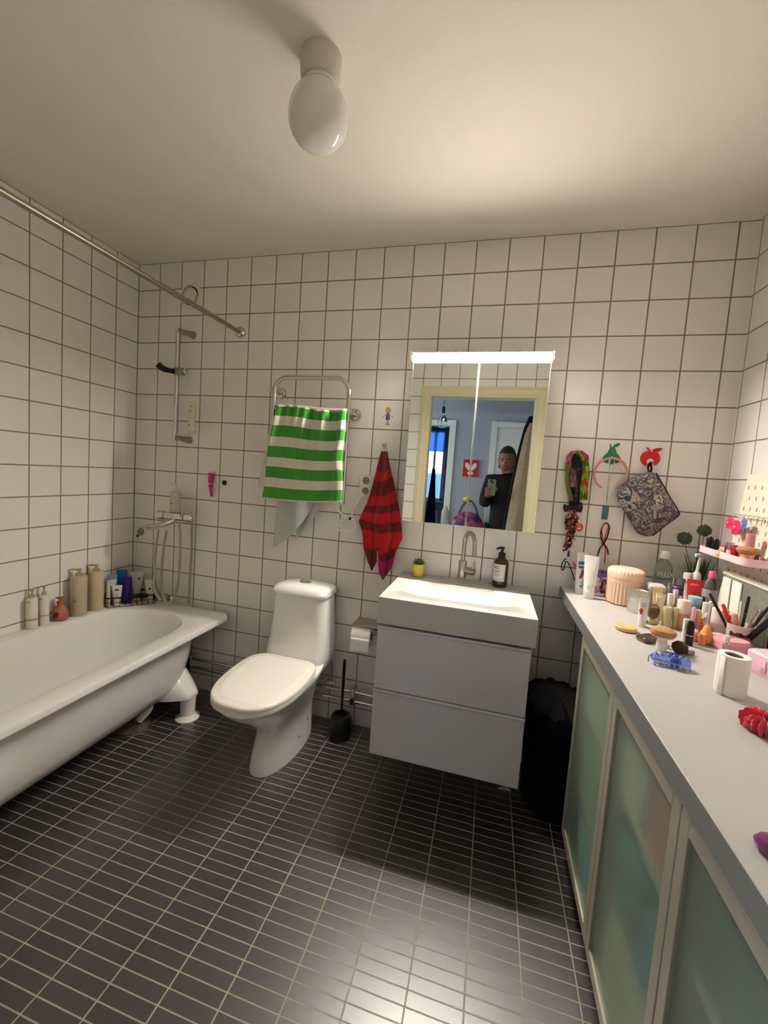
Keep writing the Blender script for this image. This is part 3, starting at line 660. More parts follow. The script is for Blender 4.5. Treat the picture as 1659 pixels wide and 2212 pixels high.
# ------------------------------------------------------------------ sink cabinet
X0, X1 = 1.713, 2.323
vc = thing('sink_cabinet', 'floating glossy white cabinet with two drawers under the washbasin', 'cabinet')
build('body', G().box(1.722, 2.306, -.452, -.004, .207, .748), WHITEG, vc, bevel=.001)
for z0, z1 in ((.492, .750), (.207, .482)):
    dw = build('drawer', G().box(1.717, 2.311, -.4755, -.4555, z0, z1), WHITEG, vc, bevel=.0015)
    build('grip_lip', G().box(1.716, 2.312, -.482, -.456, z1 - .004, z1 + .006), WHITEG, dw, bevel=.0025)
ws = thing('washbasin', 'white rectangular ceramic washbasin with an oval bowl on the sink cabinet', 'sink')
zt = .875; n = 14
def el(a, b, z, sq=2.3, cy=-.262):
    base = rrect(-1, 1, -1, 1, .35, 0, n); out = []
    for x, y, _ in base:
        t = math.atan2(y, x); c, s = cos(t), sin(t)
        out.append((2.018 + a * abs(c) ** (2 / sq) * (1 if c > 0 else -1), cy + b * abs(s) ** (2 / sq) * (1 if s > 0 else -1), z))
    return out
def sqr(x0, x1, y0, y1, z, r):
    base = rrect(-1, 1, -1, 1, .35, 0, n); out = []
    for x, y, _ in base:
        t = math.atan2(y, x); c, s = cos(t), sin(t); k = 1 / max(abs(c), abs(s))
        u, v = c * k, s * k
        out.append(((x0 + x1) / 2 + u * (x1 - x0) / 2, (y0 + y1) / 2 + v * (y1 - y0) / 2, z))
    return out
rg = [rrect(X0 + .004, X1 - .004, -.479, -.003, .003, .7665, n)]
rg = [sqr(X0, X1, -.482, -.002, z, 0) for z in (.7665, .8735)] + [sqr(X0 + .0012, X1 - .0012, -.4808, -.002, zt, 0)]
rg += [el(.268, .152, zt), el(.262, .147, zt - .003), el(.245, .134, zt - .018), el(.205, .112, zt - .045), el(.14, .075, zt - .062), el(.03, .02, zt - .068)]
basin = build('basin', G().loft(rg), mat('basin_porcelain', (196, 194, 190), .1, coat=.3), ws)
build('tap_ledge', G().box(X0 + .0008, X1 - .0008, -.100, -.0022, zt - .001, zt + .0012), mat('basin_porcelain', (236, 233, 222), .1), ws, bevel=.0008)
ovf = build('overflow_ring', G().lathe([(.0075, -.002), (.0085, .002), (.0125, .002), (.014, -.001), (.0, -.001)], 28, T((2.030, -.1335, .858)) @ Rm(38, 'X')), CHROME, ws)
build('drain_ring', G().lathe([(.022, 0), (.022, .003), (.016, .004), (0, .003)], 28, T((2.018, -.262, zt - .068))), CHROME, ws)
tp = thing('basin_tap', 'brushed steel basin tap with a tall curved swan neck spout', 'tap', tuple(at(997, 1250, z=zt)))
tx, ty = tp.location.x, tp.location.y
build('tap_base', G().lathe([(.026, 0), (.026, .004), (.021, .010), (.0205, .088), (.018, .094), (.012, .096)], 32), STEEL, tp)
sp = [(0, 0, .09), (0, 0, .14), (0, 0, .185)]
for k in range(1, 13):
    a = pi * k / 13; sp.append((.026 * (1 - cos(a)), -.040 * (1 - cos(a)), .185 + .052 * sin(a)))
sp += [(.053, -.081, .165), (.053, -.081, .138)]
build('spout', G().tube(sp, .0105, 20, smooth=2), STEEL, tp)
hb = build('handle_body', G().tube([(.0, 0, .045), (.034, -.012, .045), (.062, -.022, .045)], [.0165, .0165, .0165], 24), STEEL, tp)
build('lever', G().tube([(.050, -.018, .058), (.052, -.018, .080), (.053, -.018, .098)], [.0035, .0035, .0045], 10), STEEL, hb)
sb_ = thing('hand_soap_bottle', 'brown pump bottle with a white label beside the basin tap', 'bottle', (2.19, -.052, zt + .0012), radians(-6))
BR = mat('amber_glass_bottle', (74, 30, 12), .12, trans=.35, coat=.4)
build('bottle_body', G().lathe([(.028, 0), (.034, .004), (.035, .012), (.035, .108), (.031, .125), (.018, .137), (.0145, .141)], 36), BR, sb_)
build('pump_head', G().lathe([(.0165, .138), (.0165, .160), (.012, .163), (.006, .164), (.006, .178), (.010, .180), (.010, .188), (0, .189)], 24).tube([(0, 0, .184), (-.012, -.012, .185), (-.024, -.024, .180)], [.0055, .005, .004], 10), BLACKP, sb_)
def lab(u, v):
    a = radians(-150 + 100 * u); return (.0355 * cos(a), .0355 * sin(a), .030 + .080 * v)
lbl = build('label', G().grid(lab, 14, 1), LABELW, sb_, solid=.0005, offset=1)
def onlab(s, size, dx, z, name='lettering'):
    text(name, s, size, INK, lbl, Rm(-10, 'Z') @ T((dx, -.0364, z)) @ FX, .0002, 'LEFT')
onlab('42.', .020, -.022, .094)
for k, w_ in enumerate((.026, .018)):
    build('print_line', G().box(-.020, -.020 + w_, -.0365, -.036, .078 - k * .007, .080 - k * .007, Rm(-10, 'Z')), INK, lbl)
for k in range(3): build('print_line', G().box(-.020, .012 - k * .006, -.0365, -.036, .062 - k * .004, .0632 - k * .004, Rm(-10, 'Z')), mat('grey_print', (120, 116, 104), .6), lbl)
sc = thing('succulent', 'small green succulent in a yellow pot on the back of the washbasin', 'plant', (1.800, -.062, zt + .0012))
build('pot', G().lathe([(.020, 0), (.024, .003), (.030, .030), (.0315, .060), (.0305, .062), (.027, .055), (0, .053)], 36), mat('yellow_glaze', (228, 206, 96), .2, coat=.4), sc)
LG = mat('succulent_green', (66, 122, 48), .5, noise=.3, nscale=60)
for ring, (nn, tilt, ln) in enumerate(((9, 58, .036), (8, 36, .038), (5, 14, .036))):
    for k in range(nn):
        a = 2 * pi * k / nn + ring * .35; MM = T((0, 0, .054)) @ Matrix.Rotation(a, 4, 'Z') @ Rm(tilt, 'Y')
        build('leaf', G().lathe([(.002, 0), (.0065, ln * .4), (.007, ln * .6), (.004, ln * .85), (0, ln)], 8, MM @ Matrix.Diagonal((.55, 1, 1, 1))), LG, sc)

# ------------------------------------------------------------------ worktop and cabinets on the right
CT = .905
solo('worktop', G().box(2.465, W - .001, -D + .002, -.001, CT - .046, CT), mat('grey_white_laminate', (180, 178, 175), .32, bump=.12, bscale=900), 'long light grey worktop along the right wall', 'worktop', bevel=.0015)
build('edge_strip', G().box(2.4642, 2.4655, -D + .003, -.002, CT - .0455, CT - .0012), mat('grey_edge_band', (124, 126, 124), .35), bpy.data.objects['worktop'], smooth=False, label='darker grey edge band')
FRM = mat('light_frame', (186, 182, 166), .3, metal=.25)
def frost():
    m = bpy.data.materials.new('frosted_glass'); m.use_nodes = True; nt = m.node_tree; b = nt.nodes['Principled BSDF']
    b.inputs['Base Color'].default_value = srgb(222, 232, 218); b.inputs['Roughness'].default_value = .42
    b.inputs['Transmission Weight'].default_value = .80; b.inputs['IOR'].default_value = 1.12
    tr = nt.nodes.new('ShaderNodeBsdfTransparent'); tr.inputs[0].default_value = srgb(236, 244, 236)
    mx = nt.nodes.new('ShaderNodeMixShader'); mx.inputs[0].default_value = .42
    nt.links.new(tr.outputs[0], mx.inputs[2]); nt.links.new(b.outputs[0], mx.inputs[1]); nt.links.new(mx.outputs[0], nt.nodes['Material Output'].inputs[0])
    return m
FROST = frost()
INW = mat('cabinet_white', (236, 236, 226), .6)
ys = [(-.485, -.882), (-.886, -1.283), (-1.287, -1.70)]
nm = ['nearest the back wall', 'in the middle of the row', 'nearest the camera']
for k, (ya, yb) in enumerate(ys):
    c = thing('base_cabinet', 'white base cabinet with a frosted glass door, ' + nm[k], 'cabinet', group='frosted glass cabinets under the worktop')
    g = G().box(2.498, W - .004, ya - .016, ya, .10, CT - .047).box(2.50, W - .004, yb, yb + .016, .10, CT - .047).box(2.50, W - .004, yb + .016, ya - .016, .10, .116).box(2.50, W - .004, yb + .016, ya - .016, CT - .063, CT - .047).box(W - .012, W - .004, yb + .016, ya - .016, .116, CT - .063)
    build('carcass', g, INW, c, smooth=False)
    for z in (.335, .600): build('shelf', G().box(2.500, W - .012, yb + .017, ya - .017, z, z + .014), INW, c, smooth=False)
    z0, z1 = .102, .843; f = .030
    g = G().box(2.474, 2.496, ya - f, ya, z0, z1).box(2.474, 2.496, yb, yb + f, z0, z1).box(2.474, 2.496, yb + f, ya - f, z0, z0 + f).box(2.474, 2.496, yb + f, ya - f, z1 - f, z1)
    dr_ = build('door', g, FRM, c, bevel=.0015)
    build('glass_panel', G().box(2.480, 2.486, yb + f - .002, ya - f + .002, z0 + f - .002, z1 - f + .002), FROST, dr_, smooth=False)
solo('plinth', G().box(2.53, 2.55, -1.70, -.49, 0, .0995), mat('plinth_dark', (60, 58, 54), .5), 'dark recessed plinth under the frosted glass cabinets', 'plinth', smooth=False)
# what shows through the frosted doors
def stuff(name, label, cat, y0, y1, z0, z1, col, x0=2.500, r=.012, x1=2.70, group=None):
    if .37 < z0 < .38: z0 -= .0255
    solo(name, G().box(x0, x1, y0, y1, z0, z1), mat('c_%d_%d_%d' % col, col, .8), label, cat, bevel=r, seg=3, group=group)
stuff('folded_towel', 'green folded towel on the middle shelf behind the first frosted door', 'towel', -.78, -.54, .376, .52, (110, 165, 130))
stuff('folded_towel', 'pale green folded towel on the top shelf behind the first frosted door', 'towel', -.84, -.52, .616, .78, (200, 216, 200))
stuff('storage_box', 'light blue box at the bottom behind the first frosted door', 'box', -.80, -.60, .118, .26, (60, 180, 205))
stuff('storage_box', 'dark box at the bottom left behind the first frosted door', 'box', -.59, -.51, .118, .33, (60, 84, 78))
stuff('toilet_roll_pack', 'white pack on the top shelf behind the middle frosted door', 'pack', -1.08, -.92, .616, .76, (220, 222, 214))
stuff('cosmetic_box', 'dusty pink box on the top shelf behind the middle frosted door', 'box', -1.25, -1.12, .64 - .024, .775, (220, 130, 134))
stuff('folded_towel', 'teal folded towel on the middle shelf behind the middle frosted door', 'towel', -1.12, -.92, .376, .53, (50, 150, 150))
stuff('storage_box', 'blue box on the middle shelf behind the middle frosted door', 'box', -1.25, -1.13, .376, .50, (40, 140, 190))
stuff('storage_box', 'white box at the bottom behind the middle frosted door', 'box', -1.22, -.94, .118, .30, (226, 228, 214))
stuff('folded_towel', 'dark green folded towel behind the frosted door nearest the camera', 'towel', -1.60, -1.34, .616, .76, (50, 100, 80))
stuff('storage_box', 'grey box behind the frosted door nearest the camera, on the middle shelf', 'box', -1.60, -1.34, .376, .55, (160, 176, 164))
# bin and bag in the gap
bn = thing('waste_bin', 'black bin with a bin bag over its rim between the sink cabinet and the worktop', 'bin', (2.466, -.21, 0))
build('bin_body', G().lathe([(.13, 0), (.145, .01), (.160, .34), (.162, .40), (.155, .405)], 40, sx=.78), mat('matt_black', (8, 8, 8), .7, spec=.2), bn)
g = G()
rg = []
for z, r in ((.26, .168), (.31, .175), (.36, .184), (.42, .190), (.46, .178), (.48, .14), (.49, .05)):
    rg.append([((r + .006 * sin(k * 2.1) + .004 * sin(k * 5.3 + z * 30)) * cos(2 * pi * k / 60) * .78, (r + .006 * sin(k * 2.1)) * sin(2 * pi * k / 60), z + .006 * sin(k * 1.3)) for k in range(60)])
build('bin_bag', g.loft(rg, False, True), mat('black_bag', (5, 5, 6), .8, spec=.15), bn)
solo('paper_scrap', G().prism([(-.03, -.02), (.03, -.015), (.01, .02)], 0, .002), PAPER, 'white corner of paper on the floor beside the black bin', 'paper', (2.285, -.20, 0))
# wall hooks on the back wall right of the mirror
def wpt(x, y, d=.02): return at(x, y, y=-d)
HC = (2.477, 0, 1.535)
def hook(name, label, x, z, m, kind):
    h = thing(name, label, 'hook', (x, 0, z))
    def arc(c, r, a0, a1, n): return [(c[0] + r * cos(radians(a0 + (a1 - a0) * i / n)), c[1] + r * sin(radians(a0 + (a1 - a0) * i / n))) for i in range(n + 1)]
    if kind == 'round':
        build('hook_disc', G().lathe([(.011, 0), (.011, .018), (.006, .022), (0, .022)], 20, FX), WHITEP, h); return h
    if kind == 'pear':
        out = [(.0, .040), (-.010, .036), (-.014, .026), (-.018, .014), (-.030, .002), (-.036, -.010), (-.034, -.022), (-.026, -.030), (-.010, -.034), (.010, -.034), (.026, -.030), (.034, -.022), (.036, -.010), (.030, .002), (.018, .014), (.014, .026), (.010, .036)]
        leaf = [(.002, .038), (.006, .050), (.016, .057), (.028, .058), (.026, .048), (.016, .041), (.008, .038)]
        extra = [(-.010, .036), (-.013, .052), (-.009, .053), (-.006, .037)]
    else:
        out = [(0, .026), (-.016, .030), (-.030, .022), (-.038, .006), (-.038, -.010), (-.030, -.026), (-.014, -.036), (.0, -.034), (.014, -.036), (.030, -.026), (.038, -.010), (.038, .006), (.030, .022), (.016, .030)]
        leaf = [(.004, .026), (.008, .038), (.020, .044), (.042, .046), (.040, .036), (.026, .028), (.012, .025)]
        extra = [(-.004, .026), (-.022, .044), (-.014, .046), (.0, .030)]
    g = G().prism(out, 0, .007, FX); build('fruit_plate', g, m, h, bevel=.0015)
    build('leaf', G().prism(leaf, .0005, .0065, FX), m, h, bevel=.001)
    build('stem', G().prism(extra, .0008, .006, FX), m, h)
    build('peg', G().lathe([(.013, .007), (.013, .0085), (0, .0085)], 24, T((0, 0, -.016)) @ FX).box(-.012, .012, -.02, -.007, -.034, -.024), WHITEP if kind == 'pear' else WHITEP, h, label='white hook recess')
    build('tongue', G().tube([(0, -.006, -.030), (0, -.022, -.028), (0, -.028, -.018)], [.009, .008, .006], 12, smooth=3), m, h)
    return h
hook('wall_hook', 'white round hook under the bunch of scarves and hair ties', HC[0], HC[2], WHITEP, 'round')
hook('pear_hook', 'green pear shaped wall hook holding a pink hairband', 2.622, 1.519, mat('leaf_green', (14, 122, 78), .35), 'pear')
hook('apple_hook', 'red apple shaped wall hook holding the patterned bag', 2.775, 1.519, mat('apple_red', (206, 20, 12), .3), 'apple')
solo('hairband', G().tube([(.066 * sin(radians(a)) , -.022 - .006 * cos(radians(a)), .070 * cos(radians(a)) - .070) for a in range(-155, 156, 10)], [.0028 + .003 * max(0, cos(radians(a / 2))) for a in range(-155, 156, 10)], 10), mat('dusty_pink_cloth', (214, 140, 140), .7), 'pink open hairband hanging from the green pear hook', 'hairband', (2.620, 0, 1.508))
ch = thing('necklace_chain', 'thin silver chain hanging from the green pear hook', 'necklace')
build('chain', G().tube([(2.626, -.028, 1.498), (2.628, -.020, 1.46), (2.623, -.012, 1.40), (2.620, -.010, 1.30)], .0009, 6, smooth=5).tube([(2.618, -.028, 1.498), (2.615, -.020, 1.46), (2.617, -.012, 1.40), (2.620, -.010, 1.30)], .0009, 6, smooth=5), SILVER, ch)
# little clip with a cord
cl = thing('adhesive_hook', 'small green clear hook on the tiles below the hairband', 'hook', (2.621, 0, 1.262))
build('hook_base', G().box(-.013, .013, -.006, 0, -.030, .030), mat('sea_green_plastic', (74, 122, 116), .3), cl, bevel=.005)
build('hook_tip', G().tube([(0, -.006, -.014), (0, -.018, -.022), (0, -.022, -.008)], .005, 10, smooth=3), mat('sea_green_plastic', (74, 122, 116), .3), cl)
cd = thing('cord_bracelet', 'black and red cord loop with a knot hanging from the small green hook', 'cord')
NB = mat('navy_cord', (26, 20, 40), .8); RC = mat('red_cord', (196, 30, 50), .8)
P = lambda x, y, d=.018: tuple(wpt(x, y, d))
build('dark_cord', G().tube([P(1303, 1176), P(1298, 1160), P(1299, 1145), P(1305, 1132), P(1311, 1130), P(1316, 1138), P(1313, 1155), P(1306, 1172), P(1303, 1176)], .0028, 8, smooth=5).tube([P(1303, 1176), P(1296, 1185), P(1292, 1196)], .003, 8, smooth=4).tube([P(1304, 1175), P(1311, 1184), P(1314, 1198)], .003, 8, smooth=4), NB, cd)
build('red_cord', G().tube([P(1304, 1175, .02), P(1301, 1155, .02), P(1300, 1142, .02), P(1307, 1131, .02), P(1314, 1136, .02), P(1309, 1155, .02), P(1305, 1170, .02)], .0022, 8, smooth=5).tube([P(1304, 1175, .02), P(1308, 1188, .02), P(1306, 1215, .02)], .0024, 8, smooth=4), RC, cd)
build('knot', G().ball(P(1303, 1175, .018), .007, 8), NB, cd)
build('cord_tip', G().tube([P(1292, 1196), P(1290, 1204)], .004, 8).tube([P(1306, 1214, .02), P(1306, 1219, .02)], .003, 8), mat('beige_metal', (168, 150, 110), .4, metal=.3), cd)

# bunch of scarves and ties on the left hook: each one a thing
def strip(name, label, pts, ws, m, d=.02, group='scarves and hair ties on the left hook', wob=.004, cat='scarf'):
    n = len(pts)
    def fn(u, v):
        s = v * (n - 1); i = min(n - 2, int(s)); t = s - i; a, b = Vector(pts[i]), Vector(pts[i + 1])
        t2 = t * t * (3 - 2 * t); c = a.lerp(b, t2 if n > 2 else t); w_ = ws[i] * (1 - t) + ws[i + 1] * t
        q_ = wpt(c.x + (u - .5) * w_, c.y, d + .010 * sin(pi * u) + wob * sin(u * 14 + v * 9)); return q_
    return solo(name, G().grid(fn, 14, n * 8), m, label, cat, solid=.003, group=group)
def pat(name, cols, scale=60, kind='voronoi', rough=.85):
    m = bpy.data.materials.new(name); m.use_nodes = True; nt = m.node_tree; b = nt.nodes['Principled BSDF']; b.inputs['Roughness'].default_value = rough
    tc = nt.nodes.new('ShaderNodeTexCoord'); cr_ = nt.nodes.new('ShaderNodeValToRGB'); cr_.color_ramp.interpolation = 'CONSTANT'
    if kind == 'voronoi':
        t = nt.nodes.new('ShaderNodeTexVoronoi'); t.inputs['Scale'].default_value = scale; sep = nt.nodes.new('ShaderNodeSeparateColor'); nt.links.new(t.outputs['Color'], sep.inputs[0]); out = sep.outputs[0]
    else:
        t = nt.nodes.new('ShaderNodeTexNoise'); t.inputs['Scale'].default_value = scale; t.inputs['Detail'].default_value = 2; t.inputs['Distortion'].default_value = 1.5; out = t.outputs[0]
    nt.links.new(tc.outputs['Object'], t.inputs['Vector']); nt.links.new(out, cr_.inputs[0]); nt.links.new(cr_.outputs[0], b.inputs['Base Color'])
    lo, hi = (0, 1) if kind == 'voronoi' else (.34, .66); e = cr_.color_ramp.elements
    while len(e) < len(cols): e.new(.5)
    for i, c in enumerate(cols): e[i].position = lo + (hi - lo) * i / len(cols); e[i].color = srgb(*c)
    return m
strip('green_scarf', 'bright green patterned scarf on the right of the hanging bunch', [(1250, 975), (1262, 990), (1266, 1020), (1262, 1050), (1260, 1080)], [14, 14, 18, 16, 18], pat('green_scarf', [(96, 140, 22), (130, 176, 40), (60, 100, 20), (200, 60, 30)], 45), .024)
strip('pink_scarf', 'pink scarf arching over the white hook', [(1226, 1004), (1229, 985), (1240, 975), (1252, 974), (1264, 985), (1268, 998)], [8, 9, 12, 14, 14, 9], pat('pink_scarf', [(196, 70, 110), (150, 40, 80), (214, 120, 150)], 60), .026)
strip('green_pink_scarf', 'narrow green scarf with a pink end on the left of the bunch', [(1236, 978), (1226, 1000), (1226, 1035), (1229, 1060), (1234, 1082)], [6, 9, 9, 8, 8], pat('green_pink', [(110, 150, 40), (150, 120, 40), (196, 90, 110)], 50), .022)
strip('black_scarf', 'black tinsel scarf down the middle of the bunch', [(1246, 980), (1246, 1010), (1242, 1050), (1241, 1082), (1239, 1100)], [22, 24, 20, 22, 24], pat('black_scarf', [(14, 14, 12), (30, 34, 26), (8, 8, 8), (60, 60, 50)], 90), .018)
strip('dusty_scarf', 'dusty pink pointed cloth in the middle of the bunch', [(1237, 1012), (1238, 1030), (1239, 1052)], [4, 15, 12], pat('dusty', [(130, 90, 90), (160, 110, 110), (110, 70, 76)], 120), .036)
solo('black_bow', G().loft([[tuple(wpt(x, y, d_)) for x, y in [(1218, 1088), (1228, 1092), (1238, 1094), (1248, 1090), (1257, 1084), (1259, 1096), (1256, 1108), (1246, 1104), (1238, 1100), (1229, 1104), (1219, 1106), (1216, 1097)]] for d_ in (.026, .040)]), pat('black_bow', [(12, 12, 14), (34, 34, 34)], 70), 'black bow tied across the lower part of the hanging bunch', 'hair tie', group='scarves and hair ties on the left hook', bevel=.003)
def garland(name, label, pts, cols, seed, rr=.0065, nn=60, d=.028, spread=7):
    """one string of small coloured beads and flakes"""
    rnd = random.Random(seed); t = thing(name, label, 'hair tie', group='scarves and hair ties on the left hook')
    for ci, c in enumerate(cols):
        g = G()
        for k in range(nn // len(cols)):
            v = rnd.random() * (len(pts) - 1); i = int(v); q_ = Vector(pts[i]).lerp(Vector(pts[i + 1]), v - i)
            pp = wpt(q_.x + rnd.uniform(-spread, spread), q_.y + rnd.uniform(-4, 4), d + rnd.uniform(-.012, .012))
            s_ = rr * rnd.uniform(.7, 1.5)
            MM = T(pp) @ Matrix.Rotation(rnd.uniform(0, 6), 4, (rnd.random(), rnd.random(), rnd.random()))
            g.lathe([(0, -s_ * .3), (s_, 0), (0, s_ * .3)], 5, MM)
        o = build('beads', g, mat('bead_%d_%d_%d' % c, c, .4), t, smooth=False); o['kind'] = 'stuff'
    return t
garland('bead_garland', 'orange and dark garland of little shapes below the black bow', [(1235, 1100), (1226, 1130), (1232, 1150), (1226, 1175)], [(206, 60, 14), (60, 12, 16), (20, 18, 22), (170, 96, 40)], 3, nn=110)
garland('red_garland', 'dark red spiky hair tie at the bottom of the hanging bunch', [(1246, 1100), (1238, 1130), (1234, 1155), (1222, 1190)], [(150, 16, 20), (206, 70, 16), (40, 10, 14), (30, 90, 80)], 5, nn=120, d=.034, spread=8)
rg_ = solo('orange_ring', G().tube([tuple(wpt(1251 + 7 * cos(t_ * pi / 8), 1139 + 7 * sin(t_ * pi / 8), .03)) for t_ in range(16)], .0038, 8, closed=True).tube([tuple(wpt(1245, 1139, .03)), tuple(wpt(1258, 1137, .03))], .003, 8), mat('orange_plastic', (220, 78, 16), .35), 'orange ring shaped charm hanging at the right of the bunch', 'charm', group='scarves and hair ties on the left hook')
build('string', G().tube([tuple(wpt(1249, 1100, .028)), tuple(wpt(1253, 1120, .028)), tuple(wpt(1256, 1133, .03))], .0008, 6), mat('beige_cord', (196, 170, 130), .8), rg_)
# quilted toiletry bag
bg = thing('toiletry_bag', 'blue and beige flowered quilted bag hanging by a corner from the red apple hook', 'bag')
FLW = pat('flower_cloth', [(62, 66, 100), (164, 156, 132), (120, 116, 118), (92, 62, 70), (84, 86, 112), (176, 168, 142)], 26, 'noise')
FLW2 = pat('flower_pocket', [(46, 60, 108), (172, 164, 138), (178, 170, 144), (66, 74, 116)], 34, 'noise')
oc = [(1388, 1024), (1400, 1018), (1416, 1020), (1424, 1034), (1440, 1062), (1458, 1092), (1466, 1104), (1465, 1116), (1440, 1134), (1412, 1156), (1402, 1160), (1386, 1158), (1372, 1148), (1360, 1124), (1343, 1098), (1334, 1080), (1330, 1066), (1340, 1050), (1362, 1036)]
cc = Vector((1400, 1090))
rings_ = []
for s_, d_ in ((.97, .012), (1.0, .018), (1.0, .036), (.96, .046), (.8, .056), (.4, .062), (.02, .063)):
    rings_.append([tuple(wpt(cc.x + (x - cc.x) * s_, cc.y + (y - cc.y) * s_, d_)) for x, y in oc])
build('bag_body', G().loft(rings_), FLW, bg, sub=1)
build('front_pocket', G().loft([[tuple(wpt(1368 + (x - 1368) * s_, 1072 + (y - 1072) * s_, d_)) for x, y in [(1352, 1050), (1372, 1056), (1386, 1075), (1392, 1092), (1378, 1102), (1362, 1104), (1350, 1108), (1340, 1094), (1334, 1078), (1338, 1060)]] for s_, d_ in ((1, .048), (1, .056), (.9, .062), (.4, .065), (.02, .065))]), FLW2, bg, sub=1)
build('zip_edge', G().tube([P(1417, 1022, .030), P(1430, 1044, .03), P(1448, 1076, .03), P(1466, 1106, .03), P(1464, 1115, .03), P(1440, 1133, .03), P(1410, 1157, .03)], .0032, 8, smooth=3), mat('navy_zip', (20, 18, 34), .7), bg)
build('wrist_strap', G().tube([P(1402, 1020, .03), P(1400, 1010, .03), P(1403, 1000, .03), P(1407, 1010, .03), P(1406, 1020, .03)], .004, 8, smooth=3), WOOL, bg)
build('bow_charm', G().tube([P(1412, 1078, .066), P(1424, 1070, .07), P(1430, 1084, .07), P(1418, 1080, .07), P(1420, 1090, .066)], .0028, 8, smooth=4), mat('cream_ribbon', (210, 206, 186), .6), bg)
build('label_patch', G().loft([[tuple(wpt(x, y, d_)) for x, y in [(1404, 1096), (1418, 1086), (1432, 1092), (1424, 1102), (1412, 1104)]] for d_ in (.060, .0665)]), mat('grey_patch', (150, 146, 138), .6), bg)

# ------------------------------------------------------------------ pegboard leaning at the right wall
ang = math.atan2(.05, .56)
pb = thing('pegboard', 'white slotted pegboard leaning against the right wall behind the worktop', 'pegboard', (3.0, 0, CT))
PB = mat('white_pegboard', (232, 226, 206), .5); SL = mat('pegboard_slot', (120, 112, 96), .8)
def pbm(y, z, out=0): return Matrix.Rotation(ang, 4, 'Y') @ Vector((-out, y, z)) 
RB = Matrix.Rotation(ang, 4, 'Y')
build('board', G().box(0, .005, -.75, -.190, .0, .56, RB), PB, pb, bevel=.0015)
g = G()
for j in range(1, 13):
    for i in range(13):
        yy = -.215 - i * .040 - (.020 if j % 2 else 0); zz = .030 + j * .040
        if yy > -.735: g.box(-.0004, .0, yy - .0022, yy + .0022, zz - .0075, zz + .0075, RB)
sl = build('slots', g, SL, pb, smooth=False); sl['kind'] = 'stuff'
rk = thing('peg_rod', 'thin white rod with hooks near the top of the pegboard', 'rod', (3.0, 0, CT))
build('rod', G().tube([pbm(-.205, .405, .022), pbm(-.56, .405, .022)], .0022, 8).tube([pbm(-.215, .405, .0), pbm(-.215, .405, .022)], .002, 6).tube([pbm(-.5, .405, .0), pbm(-.5, .405, .022)], .002, 6), mat('off_white_wire', (200, 190, 176), .4), rk)
for k in range(8):
    y = -.222 - k * .028; build('hook', G().tube([pbm(y, .408, .022), pbm(y, .395, .026), pbm(y, .375, .026)], .0013, 6), mat('off_white_wire', (200, 190, 176), .4), rk)
def flower(name, label, y, z, m, s=.02, out=.034):
    g = G()
    for k in range(6):
        a = 2 * pi * k / 6; g.lathe([(0, -.003), (s * .55, 0), (0, .003)], 12, RB @ T((-out, y + s * .62 * cos(a), z + s * .62 * sin(a))) @ Rm(90, 'Y'))
    o = solo(name, g, m, label, 'hair clip', (3.0, 0, CT), group='flower hair clips on the pegboard')
    build('centre', G().ball(RB @ Vector((-out - .004, y, z)), s * .25, 8), mat('pale_pink_centre', (240, 150, 160), .5), o); return o
HP = mat('hot_pink_cloth', (226, 30, 92), .7)
flower('flower_clip', 'smaller hot pink flower clip, leftmost on the pegboard rod', -.215, .368, HP, .021)
flower('flower_clip', 'larger hot pink flower clip in the middle of the pegboard rod', -.262, .355, HP, .026)
flower('flower_clip', 'blue flower clip at the right on the pegboard rod', -.305, .372, mat('blue_cloth_clip', (60, 120, 180), .7), .018)
# pink shelf tray on the board
sx0, sx1, sy0, sy1, sz = 2.915, 3.008, -.50, -.185, 1.152
tr_ = solo('tray_shelf', G().loft([rrect(sx0 + .004, sx1, sy0 + .004, sy1, .03, sz), rrect(sx0, sx1, sy0, sy1, .032, sz + .003), rrect(sx0, sx1, sy0, sy1, .032, sz + .026), rrect(sx0 + .003, sx1 - .003, sy0 + .003, sy1 - .003, .030, sz + .026), rrect(sx0 + .003, sx1 - .003, sy0 + .003, sy1 - .003, .03, sz + .004)]), LPINK, 'light pink tray shelf full of makeup hooked on the pegboard', 'shelf')
SZ = sz + .0045
def lipstick(name, label, x, y, z, h, r, mb, mc_, split=.45, group=None, cat='lipstick', rot=(0, 0, 0), cone=0):
    t = thing(name, label, cat, (x, y, z), rot, group)
    build('base', G().lathe([(r, 0), (r, h * split), (r * .96, h * split + .001)], 24), mb, t)
    build('cap', G().lathe([(r, h * split + .0012), (r, h - .002 - cone), (r * (.6 if cone else .95), h), (0, h)], 24), mc_, t)
    return t
lipstick('lipstick', 'black and silver lipstick standing first on the pink shelf', 2.930, -.245, SZ, .062, .0105, SILVER, BLACKP, .12, 'lipsticks on the pink shelf', cone=.008)
lipstick('lipstick', 'black and silver lipstick standing second on the pink shelf', 2.932, -.285, SZ, .060, .0115, SILVER, BLACKP, .12, 'lipsticks on the pink shelf', cone=.008)
lipstick('lip_gloss', 'rose red lip gloss tube behind the two black lipsticks', 2.972, -.285, SZ, .050, .010, mat('rose_red', (196, 50, 76), .25), mat('rose_cap', (226, 90, 110), .3), .6)
lipstick('lip_gloss', 'clear and white lip gloss in the middle of the pink shelf', 2.955, -.335, SZ, .055, .011, mat('pearl', (214, 206, 204), .2), SILVER, .5)
lipstick('lip_gloss', 'dark red lip gloss tube leaning right of the clear one on the pink shelf', 2.945, -.385, SZ, .052, .011, mat('dark_red_gloss', (150, 20, 26), .2), mat('dark_red_cap', (176, 26, 30), .3), .5, cone=.01)
